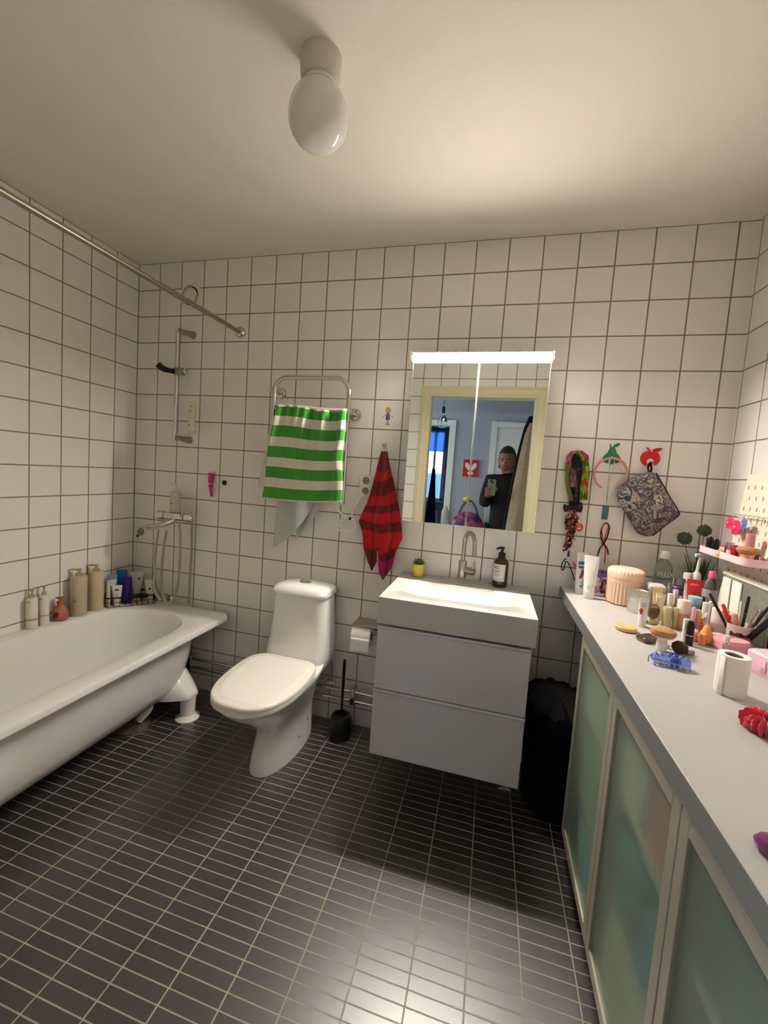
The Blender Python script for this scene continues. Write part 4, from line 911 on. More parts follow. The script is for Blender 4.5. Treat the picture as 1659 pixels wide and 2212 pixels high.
lipstick('mascara', 'brown mascara tube at the right of the pink shelf', 2.985, -.42, SZ, .045, .012, mat('brown_gloss', (96, 36, 20), .25), mat('brown_gloss', (96, 36, 20), .25), .5)
PC = mat('peach_tube', (222, 178, 140), .45)
solo('makeup_sponge', G().lathe([(0, 0), (.012, .002), (.015, .010), (.010, .024), (0, .032)], 20), mat('beige_sponge', (216, 176, 128), .9), 'small beige teardrop sponge on the pink shelf', 'sponge', (2.922, -.345, SZ))
lipstick('lotion_tube', 'tall dusty pink tube standing at the back of the pink shelf', 2.990, -.375, SZ, .095, .0135, mat('dusty_rose', (206, 134, 140), .4), mat('dusty_rose', (206, 134, 140), .4), .5, cat='tube')
kb = thing('kabuki_brush', 'wide beige kabuki brush with a peach base at the right end of the pink shelf', 'brush', (2.948, -.452, SZ))
build('handle', G().lathe([(.022, 0), (.020, .006), (.016, .018), (.019, .032)], 28), mat('peach_lacquer', (226, 180, 144), .35), kb)
build('bristles', G().lathe([(.019, .031), (.030, .040), (.032, .046), (.026, .054), (0, .057)], 28), mat('tan_bristles', (176, 130, 88), .95, noise=.3, nscale=200), kb)
# ------------------------------------------------------------------ things on the worktop
Z = CT + .0004
# toothbrush mug and tubes by the back wall
mg = thing('toothbrush_mug', 'flower printed mug with a black letter behind the toothpaste tubes', 'mug', (2.600, -.072, Z))
build('mug_body', G().lathe([(.050, 0), (.054, .004), (.056, .098), (.054, .100), (.050, .096), (.048, .008), (0, .007)], 40), pat('floral_mug', [(176, 120, 150), (206, 196, 200), (130, 90, 130), (190, 160, 176), (80, 60, 100)], 75, 'voronoi', .3), mg)
build('rim_band', G().lathe([(.0562, .086), (.0566, .087), (.0566, .099), (.055, .1005)], 40, cap0=False, cap1=False), mat('blue_rim', (76, 96, 160), .3), mg)
text('lettering', 'L', .072, BLACKP, mg, Rm(18, 'Z') @ T((.0, -.0572, .040)) @ FX, .0006)
def tbrush(name, label, base, tip, m, head):
    t = thing(name, label, 'toothbrush', base); v = Vector(tip) - Vector(base)
    build('handle', G().tube([(0, 0, 0), v * .3, v * .6, v * .8], [.006, .0065, .005, .0035], 10, smooth=3), m, t)
    build('neck', G().tube([v * .8, v * 1.0, v * 1.08 + Vector((0, 0, .006))], [.0033, .003, .004], 8, smooth=3), mat('pearl_white', (222, 206, 206), .3), t)
    build('bristles', G().box(-.004, .004, -.008, .001, -.012, .010, T(v * 1.02)), head, t); return t
tbrush('toothbrush', 'pink and white toothbrush leaning left out of the mug', (2.575, -.085, Z + .012), (2.478, -.058, Z + .158), mat('hot_pink_handle', (226, 70, 130), .35), mat('purple_bristles', (60, 40, 140), .8))
solo('hair_elastic', G().tube([tuple(at(x, y, y=-.03)) for x, y in ((1224, 1206), (1217, 1212), (1213, 1222), (1214, 1231), (1218, 1230), (1220, 1221), (1222, 1213), (1227, 1215), (1232, 1226), (1237, 1240), (1241, 1254))], .0022, 8, smooth=5), WOOL, 'black elastic cord hanging over the left side of the mug', 'hair elastic')
aq = tubething('toothpaste_tube', 'blue, red and white toothpaste tube standing behind the plain white tube', (2.526, -.104, Z), .046, .182, .018, mat('bright_white_tube', (228, 230, 228), .3), mat('bright_white_tube', (228, 230, 228), .3), rot=radians(14), cap=.024,
   marks=[('wave_print', -.75, .55, .128, .142, mat('sea_blue', (40, 120, 176), .3), .2), ('wave_print', -.75, .55, .112, .122, mat('sea_blue', (40, 120, 176), .3), -.2), ('swirl', -.35, .20, .068, .108, mat('logo_red', (200, 36, 40), .3), .5), ('swirl', .0, .35, .075, .100, mat('logo_blue', (34, 60, 120), .3), .4)])
text('lettering', 'Aqua', .024, mat('logo_blue', (34, 60, 120), .3), aq, T((.004, -.0212, .052)) @ FX @ Rm(72, 'Z'), .0003)
tubething('face_cream_tube', 'large plain white tube standing at the front edge of the worktop by the wall', (2.550, -.172, Z), .058, .180, .021, mat('plain_white_tube', (232, 232, 226), .3), mat('plain_white_tube', (232, 232, 226), .3), rot=radians(-14), cap=.030, marks=[('print', -.35, .25, .052, .0535, mat('grey_print', (120, 116, 104), .6), 0), ('print', -.45, .15, .044, .0455, mat('grey_print', (120, 116, 104), .6), 0)])
# pink ribbed jar
jr = thing('ribbed_jar', 'big blush pink jar with ribs and a lid on the worktop', 'jar', (2.680, -.180, Z), sc=(.925, .925, 1.02))
JP = mat('peach_pink_lacquer', (240, 200, 176), .3, coat=.2)
n = 240
def rib(r, z, a): return [((r + a * abs(sin(k * pi / n * 30)) * 1.5 - a) * cos(2 * pi * k / n), (r + a * abs(sin(k * pi / n * 30)) * 1.5 - a) * sin(2 * pi * k / n), z) for k in range(n)]
build('jar_body', G().loft([rib(.058, 0, 0), rib(.068, .004, 0), rib(.070, .014, .003), rib(.070, .080, .003), rib(.072, .090, 0), rib(.072, .104, 0)]), JP, jr)
build('jar_lid', G().loft([rib(.073, .1045, 0), rib(.0735, .108, 0), rib(.0735, .122, 0), rib(.071, .134, .003), rib(.064, .141, .002), rib(.054, .144, 0), rib(.020, .146, 0)]), JP, jr)
# mouthwash
mw = thing('mouthwash_bottle', 'tall clear bottle with a white cap and FLUX lettering against the tiles', 'bottle', (2.850, -.075, Z), sc=(.9, .9, 1))
build('bottle_body', G().loft([rrect(-.036, .036, -.024, .024, .016, z) if s_ == 1 else rrect(-.036 * s_, .036 * s_, -.024 * s_, .024 * s_, .016 * s_, z) for s_, z in ((.9, 0), (1, .004), (1, .145), (.8, .168), (.42, .184), (.40, .190))]), mat('tinted_clear_plastic', (196, 206, 194), .08, trans=.9, ior=1.33), mw)
build('cap', G().lathe([(.020, .188), (.0205, .190), (.0205, .218), (.019, .220), (0, .220)], 28), mat('white_cap', (222, 216, 204), .4), mw)
text('lettering', 'FLUX', .028, mat('white_ink', (222, 218, 206), .5), mw, T((.004, -.0256, .122)) @ FX, .0006)
# plants
gp = thing('grass_plant', 'artificial green grass with two round grey flower heads in the corner', 'plant', (2.975, -.085, Z))
build('pot', G().lathe([(.032, 0), (.036, .004), (.042, .070), (.040, .072), (.036, .064), (0, .062)], 32), mat('dark_pot', (46, 46, 44), .6), gp)
rnd = random.Random(11); g = G()
for k in range(110):
    a = rnd.uniform(0, 2 * pi); r0 = rnd.uniform(0, .025); ln = rnd.uniform(.10, .19); le = rnd.uniform(.0, .055)
    p0 = Vector((r0 * cos(a), r0 * sin(a), .055)); p2 = p0 + Vector((cos(a) * le, min(.075, sin(a) * le), ln - .02)); p1 = p0.lerp(p2, .55) + Vector((0, 0, .02)); w_ = .0022; s_ = Vector((-sin(a), cos(a), 0)) * w_
    g.add([p0 - s_, p0 + s_, p1 + s_, p1 - s_, p2], [(0, 1, 2, 3), (3, 2, 4)])
o = build('grass_blades', g, mat('dark_grass', (44, 66, 26), .7, noise=.3, nscale=30), gp, smooth=False, solid=.0006); o['kind'] = 'stuff'
for (px, z, r, hx, hy) in ((1487, .282, .028, 2.915, -.075), (1538, .322, .026, 2.982, -.075)):
    dx, dy = hx - 2.975, hy + .085
    build('flower_stem', G().tube([(dx * .2, 0, .055), (dx * .6, dy * .6, .18), (dx, dy, z - .01)], .0012, 6, smooth=5), mat('stem_green', (70, 84, 48), .7), gp)
    g = G(); cch = Vector((dx, dy, z))
    for k in range(170):
        th_ = math.acos(1 - 2 * (k + .5) / 170); ph_ = pi * (1 + 5 ** .5) * k; d_ = Vector((cos(ph_) * sin(th_), sin(ph_) * sin(th_), cos(th_)))
        MM = T(cch) @ d_.to_track_quat('Z', 'Y').to_matrix().to_4x4(); rr_ = r * rnd.uniform(.85, 1.1)
        g.lathe([(.0012, rr_ * .4), (.0034, rr_ * .85), (0, rr_)], 4, MM)
    g.ball(cch, r * .75, 8)
    build('flower_head', g, mat('grey_green_flower', (86, 92, 72), .8, noise=.4, nscale=150), gp, smooth=False)
# tin, tubes, perfume
tn = thing('silver_tin', 'round embossed silver tin in front of the pink jar', 'tin', (2.700, -.292, Z), sc=(.91, .91, 1.06))
build('tin_body', G().lathe([(.037, 0), (.0385, .002), (.0385, .052), (.040, .054)], 36), mat('embossed_silver', (214, 212, 204), .32, metal=.95, bump=1.0, bscale=160), tn)
build('tin_lid', G().lathe([(.0405, .0545), (.042, .056), (.042, .074), (.0405, .077), (.036, .0775), (.034, .0755), (0, .0755)], 36), mat('embossed_silver', (214, 212, 204), .32, metal=.95, bump=1.0, bscale=160), tn)
tubething('hand_cream_tube', 'small white tube with a red cross mark in front of the silver tin', (2.657, -.478, Z), .031, .100, .0125, mat('plain_white_tube', (232, 232, 226), .3), WHITEP, rot=radians(-10), cap=.022,
   marks=[('print', -.5, .4, .080, .082, mat('grey_print', (120, 116, 104), .6), 0), ('print', -.5, .4, .072, .074, mat('grey_print', (120, 116, 104), .6), 0), ('cross_mark', -.75, -.25, .044, .064, mat('logo_red', (200, 36, 40), .3), 0), ('cross_mark', -.90, -.10, .051, .058, mat('logo_red', (200, 36, 40), .3), 0)])
pf = thing('perfume_bottle', 'round amber perfume bottle with a fluted glass foot', 'perfume', (2.704, -.434, Z), sc=(.78, .78, .95))
build('glass_body', G().lathe([(.020, 0), (.024, .004), (.024, .010), (.010, .018), (.020, .030), (.026, .050), (.022, .066), (.008, .076)], 28, sy=.6), mat('amber_glass', (186, 160, 110), .05, trans=.85), pf)
build('perfume', G().lathe([(.006, .024), (.017, .032), (.022, .050), (.018, .060), (0, .061)], 24, sy=.5), mat('brown_liquid', (120, 92, 52), .1, trans=.5), pf)
build('stopper', G().lathe([(.008, .076), (.009, .088), (.0, .089)], 16), GOLD, pf)
cp = mat('cream_pack', (224, 214, 176), .45)
tubething('yellow_tube', 'pale yellow tube standing behind the amber perfume', (2.752, -.318, Z), .034, .106, .012, mat('pale_yellow', (236, 214, 142), .4), mat('pale_yellow', (236, 214, 142), .4), rot=radians(8), marks=[('print', -.1, .3, .078, .086, mat('ochre_print', (190, 160, 90), .5), 0)])
tubething('sample_sachet', 'slim cream sample tube beside the amber perfume', (2.727, -.408, Z), .022, .095, .008, cp, cp, rot=radians(25))
tubething('sample_sachet', 'wide cream sachet with a folded top left of the gold bottle', (2.745, -.370, Z), .030, .098, .009, mat('cream_foil', (226, 222, 196), .3), cp, rot=radians(-20))
lipstick('gold_perfume', 'square pale gold perfume bottle behind the big tan brush', 2.742, -.447, Z, .072, .0135, mat('gold_glass', (206, 196, 140), .1, trans=.3), mat('pale_gold', (216, 206, 160), .25, metal=.4), .72, cat='perfume')
lipstick('gold_lipstick', 'slim clear and gold tube beside the square gold perfume', 2.766, -.450, Z, .074, .008, mat('gold_glass2', (190, 176, 130), .15, trans=.3), mat('pale_gold', (216, 206, 160), .25, metal=.4), .6, cat='lipstick')
dm = thing('domed_box', 'milky rounded plastic box behind the silver tin', 'box', (2.777, -.222, Z), sc=(.82, .82, .98))
build('box_body', G().loft([rrect(-.036, .036, -.03, .03, .014, 0), rrect(-.038, .038, -.032, .032, .015, .004), rrect(-.038, .038, -.032, .032, .015, .085)]), mat('milky_box', (206, 198, 190), .3), dm)
build('lid', G().loft([rrect(-.039, .039, -.033, .033, .016, .086), rrect(-.039, .039, -.033, .033, .016, .098), rrect(-.032, .032, -.026, .026, .016, .106), rrect(-.010, .010, -.008, .008, .006, .108)]), mat('milky_lid', (216, 210, 204), .3), dm)
cn = tubething('pointed_tube', 'lilac grey tube with a pointed top beside the milky box', (2.818, -.235, Z), .005, .118, .010, mat('lilac_grey', (186, 172, 176), .25), SILVER)
ct = thing('cotton_pad_jar', 'clear plastic jar with purple stripes', 'jar', (2.864, -.200, Z), sc=(.72, .72, 1.03))
build('jar_body', G().lathe([(.026, 0), (.028, .003), (.028, .095), (.024, .100)], 30), mat('lilac_clear', (176, 150, 190), .12, trans=.6), ct)
build('lid', G().lathe([(.0285, .1), (.0285, .128), (.027, .130), (0, .130)], 30), CLEARP, ct)
build('purple_band', G().lathe([(.0284, .086), (.0288, .087), (.0288, .092), (.0284, .093)], 30, cap0=False, cap1=False), mat('purple_ink', (74, 30, 130), .4), ct)
build('purple_band', G().lathe([(.0284, .062), (.0288, .063), (.0288, .072), (.0284, .073)], 30, cap0=False, cap1=False), mat('purple_ink', (74, 30, 130), .4), ct)
tubething('white_face_tube', 'white tube between the purple striped jar and the electric toothbrush', (2.888, -.222, Z), .026, .120, .011, mat('plain_white_tube', (232, 232, 226), .3), WHITEP, rot=radians(-6))
lipstick('white_bottle', 'white bottle with a frosted cap behind the red tube', 2.902, -.180, Z, .154, .0165, WHITEP, mat('frosted_white', (222, 218, 205), .4), .78, cat='bottle')
et = thing('electric_toothbrush', 'white electric toothbrush standing among the bottles', 'toothbrush', (2.943, -.150, Z))
build('handle', G().lathe([(.016, 0), (.017, .004), (.016, .120), (.014, .150), (.008, .158)], 24), WHITEP, et)
build('neck', G().tube([(0, 0, .156), (.001, 0, .19), (.004, 0, .218)], [.0068, .005, .004], 12, smooth=3), WHITEP, et)
build('brush_head', G().tube([(.006, 0, .226), (-.004, -.002, .226), (-.014, -.004, .225)], [.007, .007, .0065], 14), mat('pale_blue_bristles', (196, 206, 226), .6), et)
tubething('red_tube', 'coral red tube standing behind the light blue lid', (2.893, -.262, Z), .050, .145, .017, mat('coral_red', (214, 44, 50), .3), mat('coral_red', (214, 44, 50), .3), rot=radians(-12), cap=.02, marks=[('pale_print', -.6, .5, .122, .130, mat('pale_red', (232, 110, 100), .4), 0), ('print', -.3, .3, .07, .10, mat('dark_red_print', (160, 24, 30), .4), 0)])
mi_ = thing('micellar_water', 'clear bottle with a pink flip cap beside the white organiser', 'bottle', (2.957, -.235, Z), sc=(.74, .8, .98))
build('bottle_body', G().lathe([(.030, 0), (.033, .004), (.033, .115), (.030, .135), (.020, .152), (.012, .160)], 32, sy=.8), mat('smoky_clear', (206, 206, 200), .05, trans=.9, ior=1.33), mi_)
build('label', G().lathe([(.0335, .07), (.0338, .071), (.0338, .112), (.0335, .113)], 32, sy=.8, cap0=False, cap1=False), mat('grey_label', (176, 166, 160), .4), mi_)
build('cap', G().lathe([(.0155, .158), (.0160, .160), (.0160, .178), (.013, .184), (0, .185)], 24), mat('candy_pink', (236, 116, 156), .35), mi_)
lipstick('dark_nail_polish', 'black bottle between the red tube and the clear pink capped bottle', 2.922, -.270, Z, .085, .010, BLACKP, mat('dark_cap', (34, 28, 40), .3), .5, cat='bottle')
lipstick('pump_vial', 'small clear pump bottle in front of the clear pink capped bottle', 2.928, -.300, Z, .090, .011, CLEARP, CLEARP, .7, cat='bottle')
# middle cluster
gr = 'small bottles and tubes clustered on the worktop'
lipstick('lipstick', 'white and silver lipstick standing behind the cream sachet', 2.773, -.375, Z, .104, .009, SILVER, WHITEP, .35, gr)
lipstick('lipstick', 'clear silver tube right of the white and silver lipstick', 2.798, -.378, Z, .102, .0105, SILVER, CLEARP, .5, gr)
lipstick('lipstick', 'slim pink and silver tube leaning behind the foundation bottle', 2.806, -.330, Z, .112, .008, SILVER, mat('pale_pink_cap', (236, 206, 206), .3), .5, gr)
fd = thing('foundation_bottle', 'glass foundation bottle with peach liquid and a wide white cap', 'bottle', (2.790, -.442, Z), sc=(.88, .88, 1.02))
build('glass_body', G().lathe([(.019, 0), (.021, .003), (.021, .050), (.017, .054)], 28), mat('peach_glass', (222, 176, 130), .08, trans=.3), fd)
build('cap', G().lathe([(.0205, .0545), (.0205, .098), (.0195, .100), (0, .100)], 28), mat('rosy_white', (232, 216, 208), .3), fd)
lipstick('small_jar', 'small pink topped bottle between the foundation and the light blue lid', 2.824, -.385, Z, .090, .0135, mat('peach_jar', (226, 170, 130), .3), mat('pale_pink_cap', (236, 206, 206), .3), .55, cat='bottle')
bc = thing('blue_jar', 'jar with a light blue lid among the makeup bottles', 'jar', (2.862, -.348, Z), sc=(.8, .8, .92))
build('jar_body', G().lathe([(.020, 0), (.022, .003), (.023, .080)], 28), mat('aqua_body', (150, 190, 196), .2, trans=.3), bc)
build('lid', G().lathe([(.024, .080), (.027, .104), (.0265, .107), (.0, .107)], 32), mat('light_blue_plastic', (146, 206, 220), .35), bc)
lipstick('concealer', 'slim pink tube standing right of the foundation bottle', 2.812, -.466, Z, .088, .007, mat('pink_gloss', (232, 180, 190), .25), mat('pink_gloss', (232, 180, 190), .25), .5, gr, cone=.006)
lipstick('concealer', 'rounded peach tube in the middle of the makeup cluster', 2.834, -.446, Z, .076, .011, PC, mat('peach_cap', (226, 186, 146), .3), .5, gr, cone=.008)
lipstick('concealer', 'white and silver concealer tube right of the peach tube', 2.852, -.462, Z, .072, .008, SILVER, WHITEP, .4, gr, cone=.008)
lipstick('mascara', 'silver brown mascara behind the orange sponge', 2.836, -.500, Z, .066, .007, mat('bronze_metal', (150, 116, 90), .3, metal=.8), SILVER, .5, gr, 'mascara')
np_ = lipstick('nail_polish', 'nail polish bottle with red liquid and a white cap', 2.866, -.420, Z, .098, .0108, mat('red_polish', (190, 36, 20), .1), WHITEP, .42, gr, 'nail polish')
lipstick('nail_polish', 'slim white capped bottle right of the red nail polish', 2.888, -.402, Z, .100, .007, WHITEP, WHITEP, .5, gr, 'nail polish')
wc = thing('roll_on_deodorant', 'wide white cylinder bottle behind the heart shaped box', 'deodorant', (2.895, -.452, Z), sc=(.97, .97, 1))
build('base', G().lathe([(.022, 0), (.024, .003), (.0245, .040)], 32), mat('pearl_rose', (214, 190, 180), .3), wc)
build('cap', G().lathe([(.0245, .0405), (.024, .088), (.020, .092), (0, .093)], 32), mat('rosy_white', (232, 216, 208), .3), wc)
cpk = solo('compact', G().lathe([(.020, 0), (.022, .003), (.022, .014), (.019, .017), (0, .018)], 32), mat('salmon_plastic', (232, 172, 156), .35), 'round salmon pink compact under the makeup cluster', 'compact', (2.775, -.545, Z))
solo('compact', G().lathe([(.019, 0), (.021, .003), (.021, .012), (.018, .015), (0, .016)], 32), mat('rose_plastic', (232, 180, 170), .35), 'smaller round pink compact stacked on the salmon compact', 'compact', (2.775, -.545, Z + .0185))
solo('makeup_sponge', G().lathe([(0, 0), (.013, .003), (.018, .018), (.016, .032), (.007, .056), (0, .064)], 24), mat('orange_sponge', (236, 166, 96), .9), 'orange teardrop sponge standing left of the heart shaped box', 'sponge', (2.810, -.566, Z))
lipstick('lip_balm', 'glossy peach lip balm left of the orange sponge', 2.792, -.585, Z, .034, .010, mat('peach_gloss', (230, 150, 110), .2), mat('peach_gloss', (230, 150, 110), .2), .5, gr)
lipstick('lipstick', 'white lipstick standing beside the black bullet lipstick', 2.748, -.574, Z, .072, .0078, WHITEP, WHITEP, .5, gr)
lipstick('lipstick', 'shiny black bullet shaped lipstick with a silver ring at the front of the cluster', 2.748, -.606, Z, .076, .0105, BLACKP, BLACKP, .42, gr, cone=.012)
solo('lipstick_ring', G().lathe([(.0107, 0), (.0111, .0006), (.0111, .002), (.0107, .0026)], 28, cap0=False, cap1=False), SILVER, '-', '-', (2.748, -.606, Z + .030)).parent = None
_r = bpy.data.objects['lipstick_ring']; _p = [o for o in bpy.data.objects if o.get('label', '').startswith('shiny black bullet')][0]
_r.parent = _p; _r.location = (0, 0, .030); del _r['label']; del _r['category']; _r.name = 'silver_ring'
# brushes and compacts at the front
ob = thing('powder_compact', 'round orange powder compact lying on the worktop', 'compact', (2.589, -.548, Z), sc=.95)
build('base', G().lathe([(.030, 0), (.034, .003), (.034, .008)], 40), mat('orange_peach', (232, 178, 130), .3, coat=.3), ob)
build('lid', G().lathe([(.0345, .0085), (.0345, .013), (.032, .016), (.026, .0165), (.024, .0155), (0, .0155)], 40), mat('orange_peach', (232, 178, 130), .3, coat=.3), ob)
pc_ = thing('bronzer_palette', 'open faceted bronze brown palette beside the orange compact', 'palette', (2.628, -.628, Z), radians(30), sc=.86)
build('base', G().loft([rrect(-.032, .030, -.022, .022, .008, 0), rrect(-.036, .034, -.025, .025, .01, .010), rrect(-.034, .032, -.023, .023, .009, .016)]), mat('bronze_gloss', (96, 66, 46), .12, coat=.5), pc_)
build('lid', G().loft([rrect(-.034, .032, -.023, .023, .009, .0165), rrect(-.028, .026, -.018, .018, .008, .021)]), mat('bronze_dark', (74, 50, 40), .08, coat=.6), pc_)
kb = thing('powder_brush', 'wide oval tan makeup brush standing on a short white handle', 'brush', (2.641, -.697, Z), radians(-20), sc=(.92, .92, .95))
build('handle', G().lathe([(.014, 0), (.0155, .003), (.0155, .030), (.013, .034), (.018, .042)], 28), mat('speckled_white', (222, 214, 204), .35, noise=.1, nscale=90), kb)
build('ferrule', G().lathe([(.019, .042), (.025, .044), (.026, .048)], 28, sx=1.15), mat('pale_pink_cap', (236, 206, 206), .3), kb)
build('bristles', G().lathe([(.026, .047), (.031, .056), (.029, .066), (.018, .073), (0, .075)], 32, sx=1.18), mat('tan_bristles', (196, 150, 96), .95, noise=.3, nscale=200), kb)
db = thing('round_brush', 'round dark brown brush head right of the tan brush', 'brush', (2.687, -.699, Z), sc=.86)
build('bristles', G().lathe([(0, .002), (.016, .004), (.024, .016), (.023, .030), (.012, .040), (0, .042)], 28), mat('dark_bristles', (66, 50, 30), .95, noise=.4, nscale=200), db)
build('handle', G().tube([(.02, .0, .008), (.045, .01, .007)], [.009, .008], 12), mat('taupe', (150, 130, 110), .4), db)
solo('hair_donut', G().ball((0, 0, .007), .0068, 8), WHITEP, 'small white bead between the two brush heads', 'bead', (2.668, -.668, Z))
# blue claw clip
cc_ = thing('claw_clip', 'translucent blue hair claw clip lying on the worktop', 'hair clip', (2.622, -.812, Z), radians(-10), sc=.86)
BC = mat('blue_clip_plastic', (140, 166, 240), .25, trans=.3)
def jaw(s):
    g = G()
    def fn(u, v):
        x = -.050 + .100 * u; a = radians(20 + 120 * v) if s > 0 else radians(160 - 120 * v)
        rr_ = .016 + .006 * sin(pi * u); return (x, s * (.004) + rr_ * cos(a) * (1 if s > 0 else 1), .008 + rr_ * sin(a) * .9)
    g.grid(lambda u, v: (-.050 + .100 * u, s * (.003 + .017 * sin(pi * .5 * v) * (.7 + .3 * sin(pi * u))), .030 - .016 * v), 20, 6)
    for k in range(8):
        x = -.046 + k * .0131
        g.tube([(x, s * .018, .015), (x + .001, s * .024, .009), (x + .002, s * .020, .002)], [.0022, .002, .0012], 6, smooth=3)
    for k in range(6):
        x = -.040 + k * .016
        g.tube([(x, s * .003, .030), (x, s * .002, .036), (x, 0, .038)], [.003, .0022, .001], 6)
    return g
for s in (-1, 1):
    build('jaw', jaw(s), BC, cc_, solid=.0018)
    build('grip', G().loft([[(.010 + .015 * cos(2 * pi * k / 20), s * .012 + s * d_, .020 + .017 * sin(2 * pi * k / 20)) for k in range(20)] for d_ in (.004, .0065)]), mat('blue_clip_dark', (74, 104, 206), .25, trans=.3), cc_)
build('bow_print', G().tube([(.004, -.019, .022), (.012, -.0195, .027), (.018, -.019, .018), (.006, -.0195, .020)], .0015, 6), mat('bow_blue', (40, 60, 140), .4), cc_)
build('spring', G().tube([(.004 + .0025 * cos(k), .0025 * sin(k), .026 + k * .0003) for k in range(30)], .0006, 6), SILVER, cc_)
build('end_hook', G().tube([(-.050, -.004, .028), (-.058, -.006, .022), (-.060, -.008, .008), (-.058, -.010, .003)], .0018, 6, smooth=3), BC, cc_)
# roll standing at the front
rl_ = thing('paper_roll', 'white toilet roll standing upright on the worktop', 'toilet roll', (2.706, -.925, Z), sc=(.74, .74, .97))
build('paper', G().loft([[(r * cos(2 * pi * k / 48), r * sin(2 * pi * k / 48), z) for k in range(48)] for r, z in ((.024, 0), (.0415, 0), (.0425, .004), (.0425, .093), (.0415, .097), (.026, .097), (.024, .095), (.024, 0))], False, False), PAPER, rl_)
build('core', G().loft([[(.0235 * cos(2 * pi * k / 32), .0235 * sin(2 * pi * k / 32), z) for k in range(32)] for z in (.001, .094)], False, False), mat('grey_core', (96, 84, 78), .9), rl_, solid=.001)
build('loose_end', G().grid(lambda u, v: ((.0435 + .004 * u) * cos(radians(196 + 24 * u)), (.0435 + .004 * u) * sin(radians(196 + 24 * u)), .001 + .095 * v), 6, 2), PAPER, rl_, solid=.0012)
# red scrunchie, purple thing
g = G(); rg = []
for i in range(72):
    a = 2 * pi * i / 72; rr_ = .017 + .004 * sin(i * 1.7) + .003 * sin(i * 4.1); R_ = .031
    c = Vector((R_ * cos(a) * 1.15, R_ * sin(a), .019 + .003 * sin(i * 2.3)))
    rg.append([tuple(c + Vector((cos(a), sin(a), 0)) * (rr_ + .0025 * sin(k * 2.6 + i)) * cos(2 * pi * k / 16) + Vector((0, 0, (rr_ + .0025 * sin(k * 2.6 + i)) * sin(2 * pi * k / 16)))) for k in range(16)])
rg.append(rg[0])
solo('scrunchie', g.loft(rg, False, False), mat('raspberry_satin', (206, 16, 56), .5, sheen=.5), 'raspberry red scrunchie on the worktop at the right edge', 'scrunchie', (2.694, -1.090, Z))
bpy.data.objects['scrunchie'].scale = (.82, .82, .85)
solo('purple_sponge', G().loft([egg(0, .012, .016, -.016, .0, 24), egg(0, .018, .022, -.022, .004, 24), egg(0, .019, .024, -.024, .010, 24), egg(0, .015, .019, -.019, .017, 24), egg(0, .005, .006, -.006, .020, 24)]), mat('plum_gloss', (112, 44, 92), .2, coat=.4), 'glossy plum purple oval case at the near right edge of the worktop', 'case', (2.516, -1.437, Z), radians(20))
# heart box, vial, pink box
def heart(s, z, k=1.0):
    out = []
    for i in range(48):
        t = 2 * pi * i / 48; x = 16 * sin(t) ** 3; y = 13 * cos(t) - 5 * cos(2 * t) - 2 * cos(3 * t) - cos(4 * t); out.append((x * s / 16, y * s / 16, z))
    return out
ht = thing('heart_box', 'pink heart shaped box at the right of the makeup cluster', 'box', (2.858, -.592, Z), radians(-35))
HPK = mat('rose_box', (236, 170, 176), .4)
build('box_base', G().loft([heart(.046, 0), heart(.049, .002), heart(.049, .018)]), HPK, ht)
build('box_lid', G().loft([heart(.050, .0185), heart(.0505, .021), heart(.0505, .030), heart(.048, .034), heart(.02, .0345)]), HPK, ht)
build('ribbon_print', G().tube([(-.025, .012, .0348), (-.010, .020, .0355), (.0, .010, .0355), (.010, .018, .0355), (.020, .006, .0348)], .0018, 6, smooth=4), mat('cream_ribbon', (210, 206, 186), .6), ht)
vl = thing('perfume_vial', 'small clear perfume sample standing behind the white roll', 'vial', (2.822, -.655, Z))
build('vial_glass', G().lathe([(.0085, 0), (.009, .002), (.009, .036), (.005, .040), (.005, .044)], 20), GLASS, vl)
build('cap', G().lathe([(.0072, .0445), (.0072, .058), (.006, .060), (0, .060)], 20), mat('pearl', (214, 206, 204), .2), vl)
pk = thing('pink_case', 'light pink case with a snap strap at the right edge beside the white roll', 'case', (2.905, -.765, Z), radians(14), sc=(.85, .85, 1))
build('case_body', G().loft([rrect(-.07, .07, -.06, .06, .012, 0), rrect(-.072, .072, -.062, .062, .014, .004), rrect(-.072, .072, -.062, .062, .014, .030)]), mat('baby_pink', (240, 190, 206), .45), pk)
build('case_lid', G().loft([rrect(-.073, .073, -.063, .063, .014, .0305), rrect(-.073, .073, -.063, .063, .014, .052), rrect(-.068, .068, -.058, .058, .014, .057), rrect(-.02, .02, -.02, .02, .01, .058)]), mat('baby_pink', (240, 190, 206), .45), pk)
build('strap', G().box(-.076, -.0725, -.014, .010, .012, .044), mat('pale_pink_strap', (238, 196, 212), .4), pk, bevel=.0015)
build('snap', G().lathe([(.0065, 0), (.006, .002), (0, .003)], 16, T((-.076, -.002, .022)) @ Rm(-90, 'Y')), mat('pearl', (214, 206, 204), .2), pk)
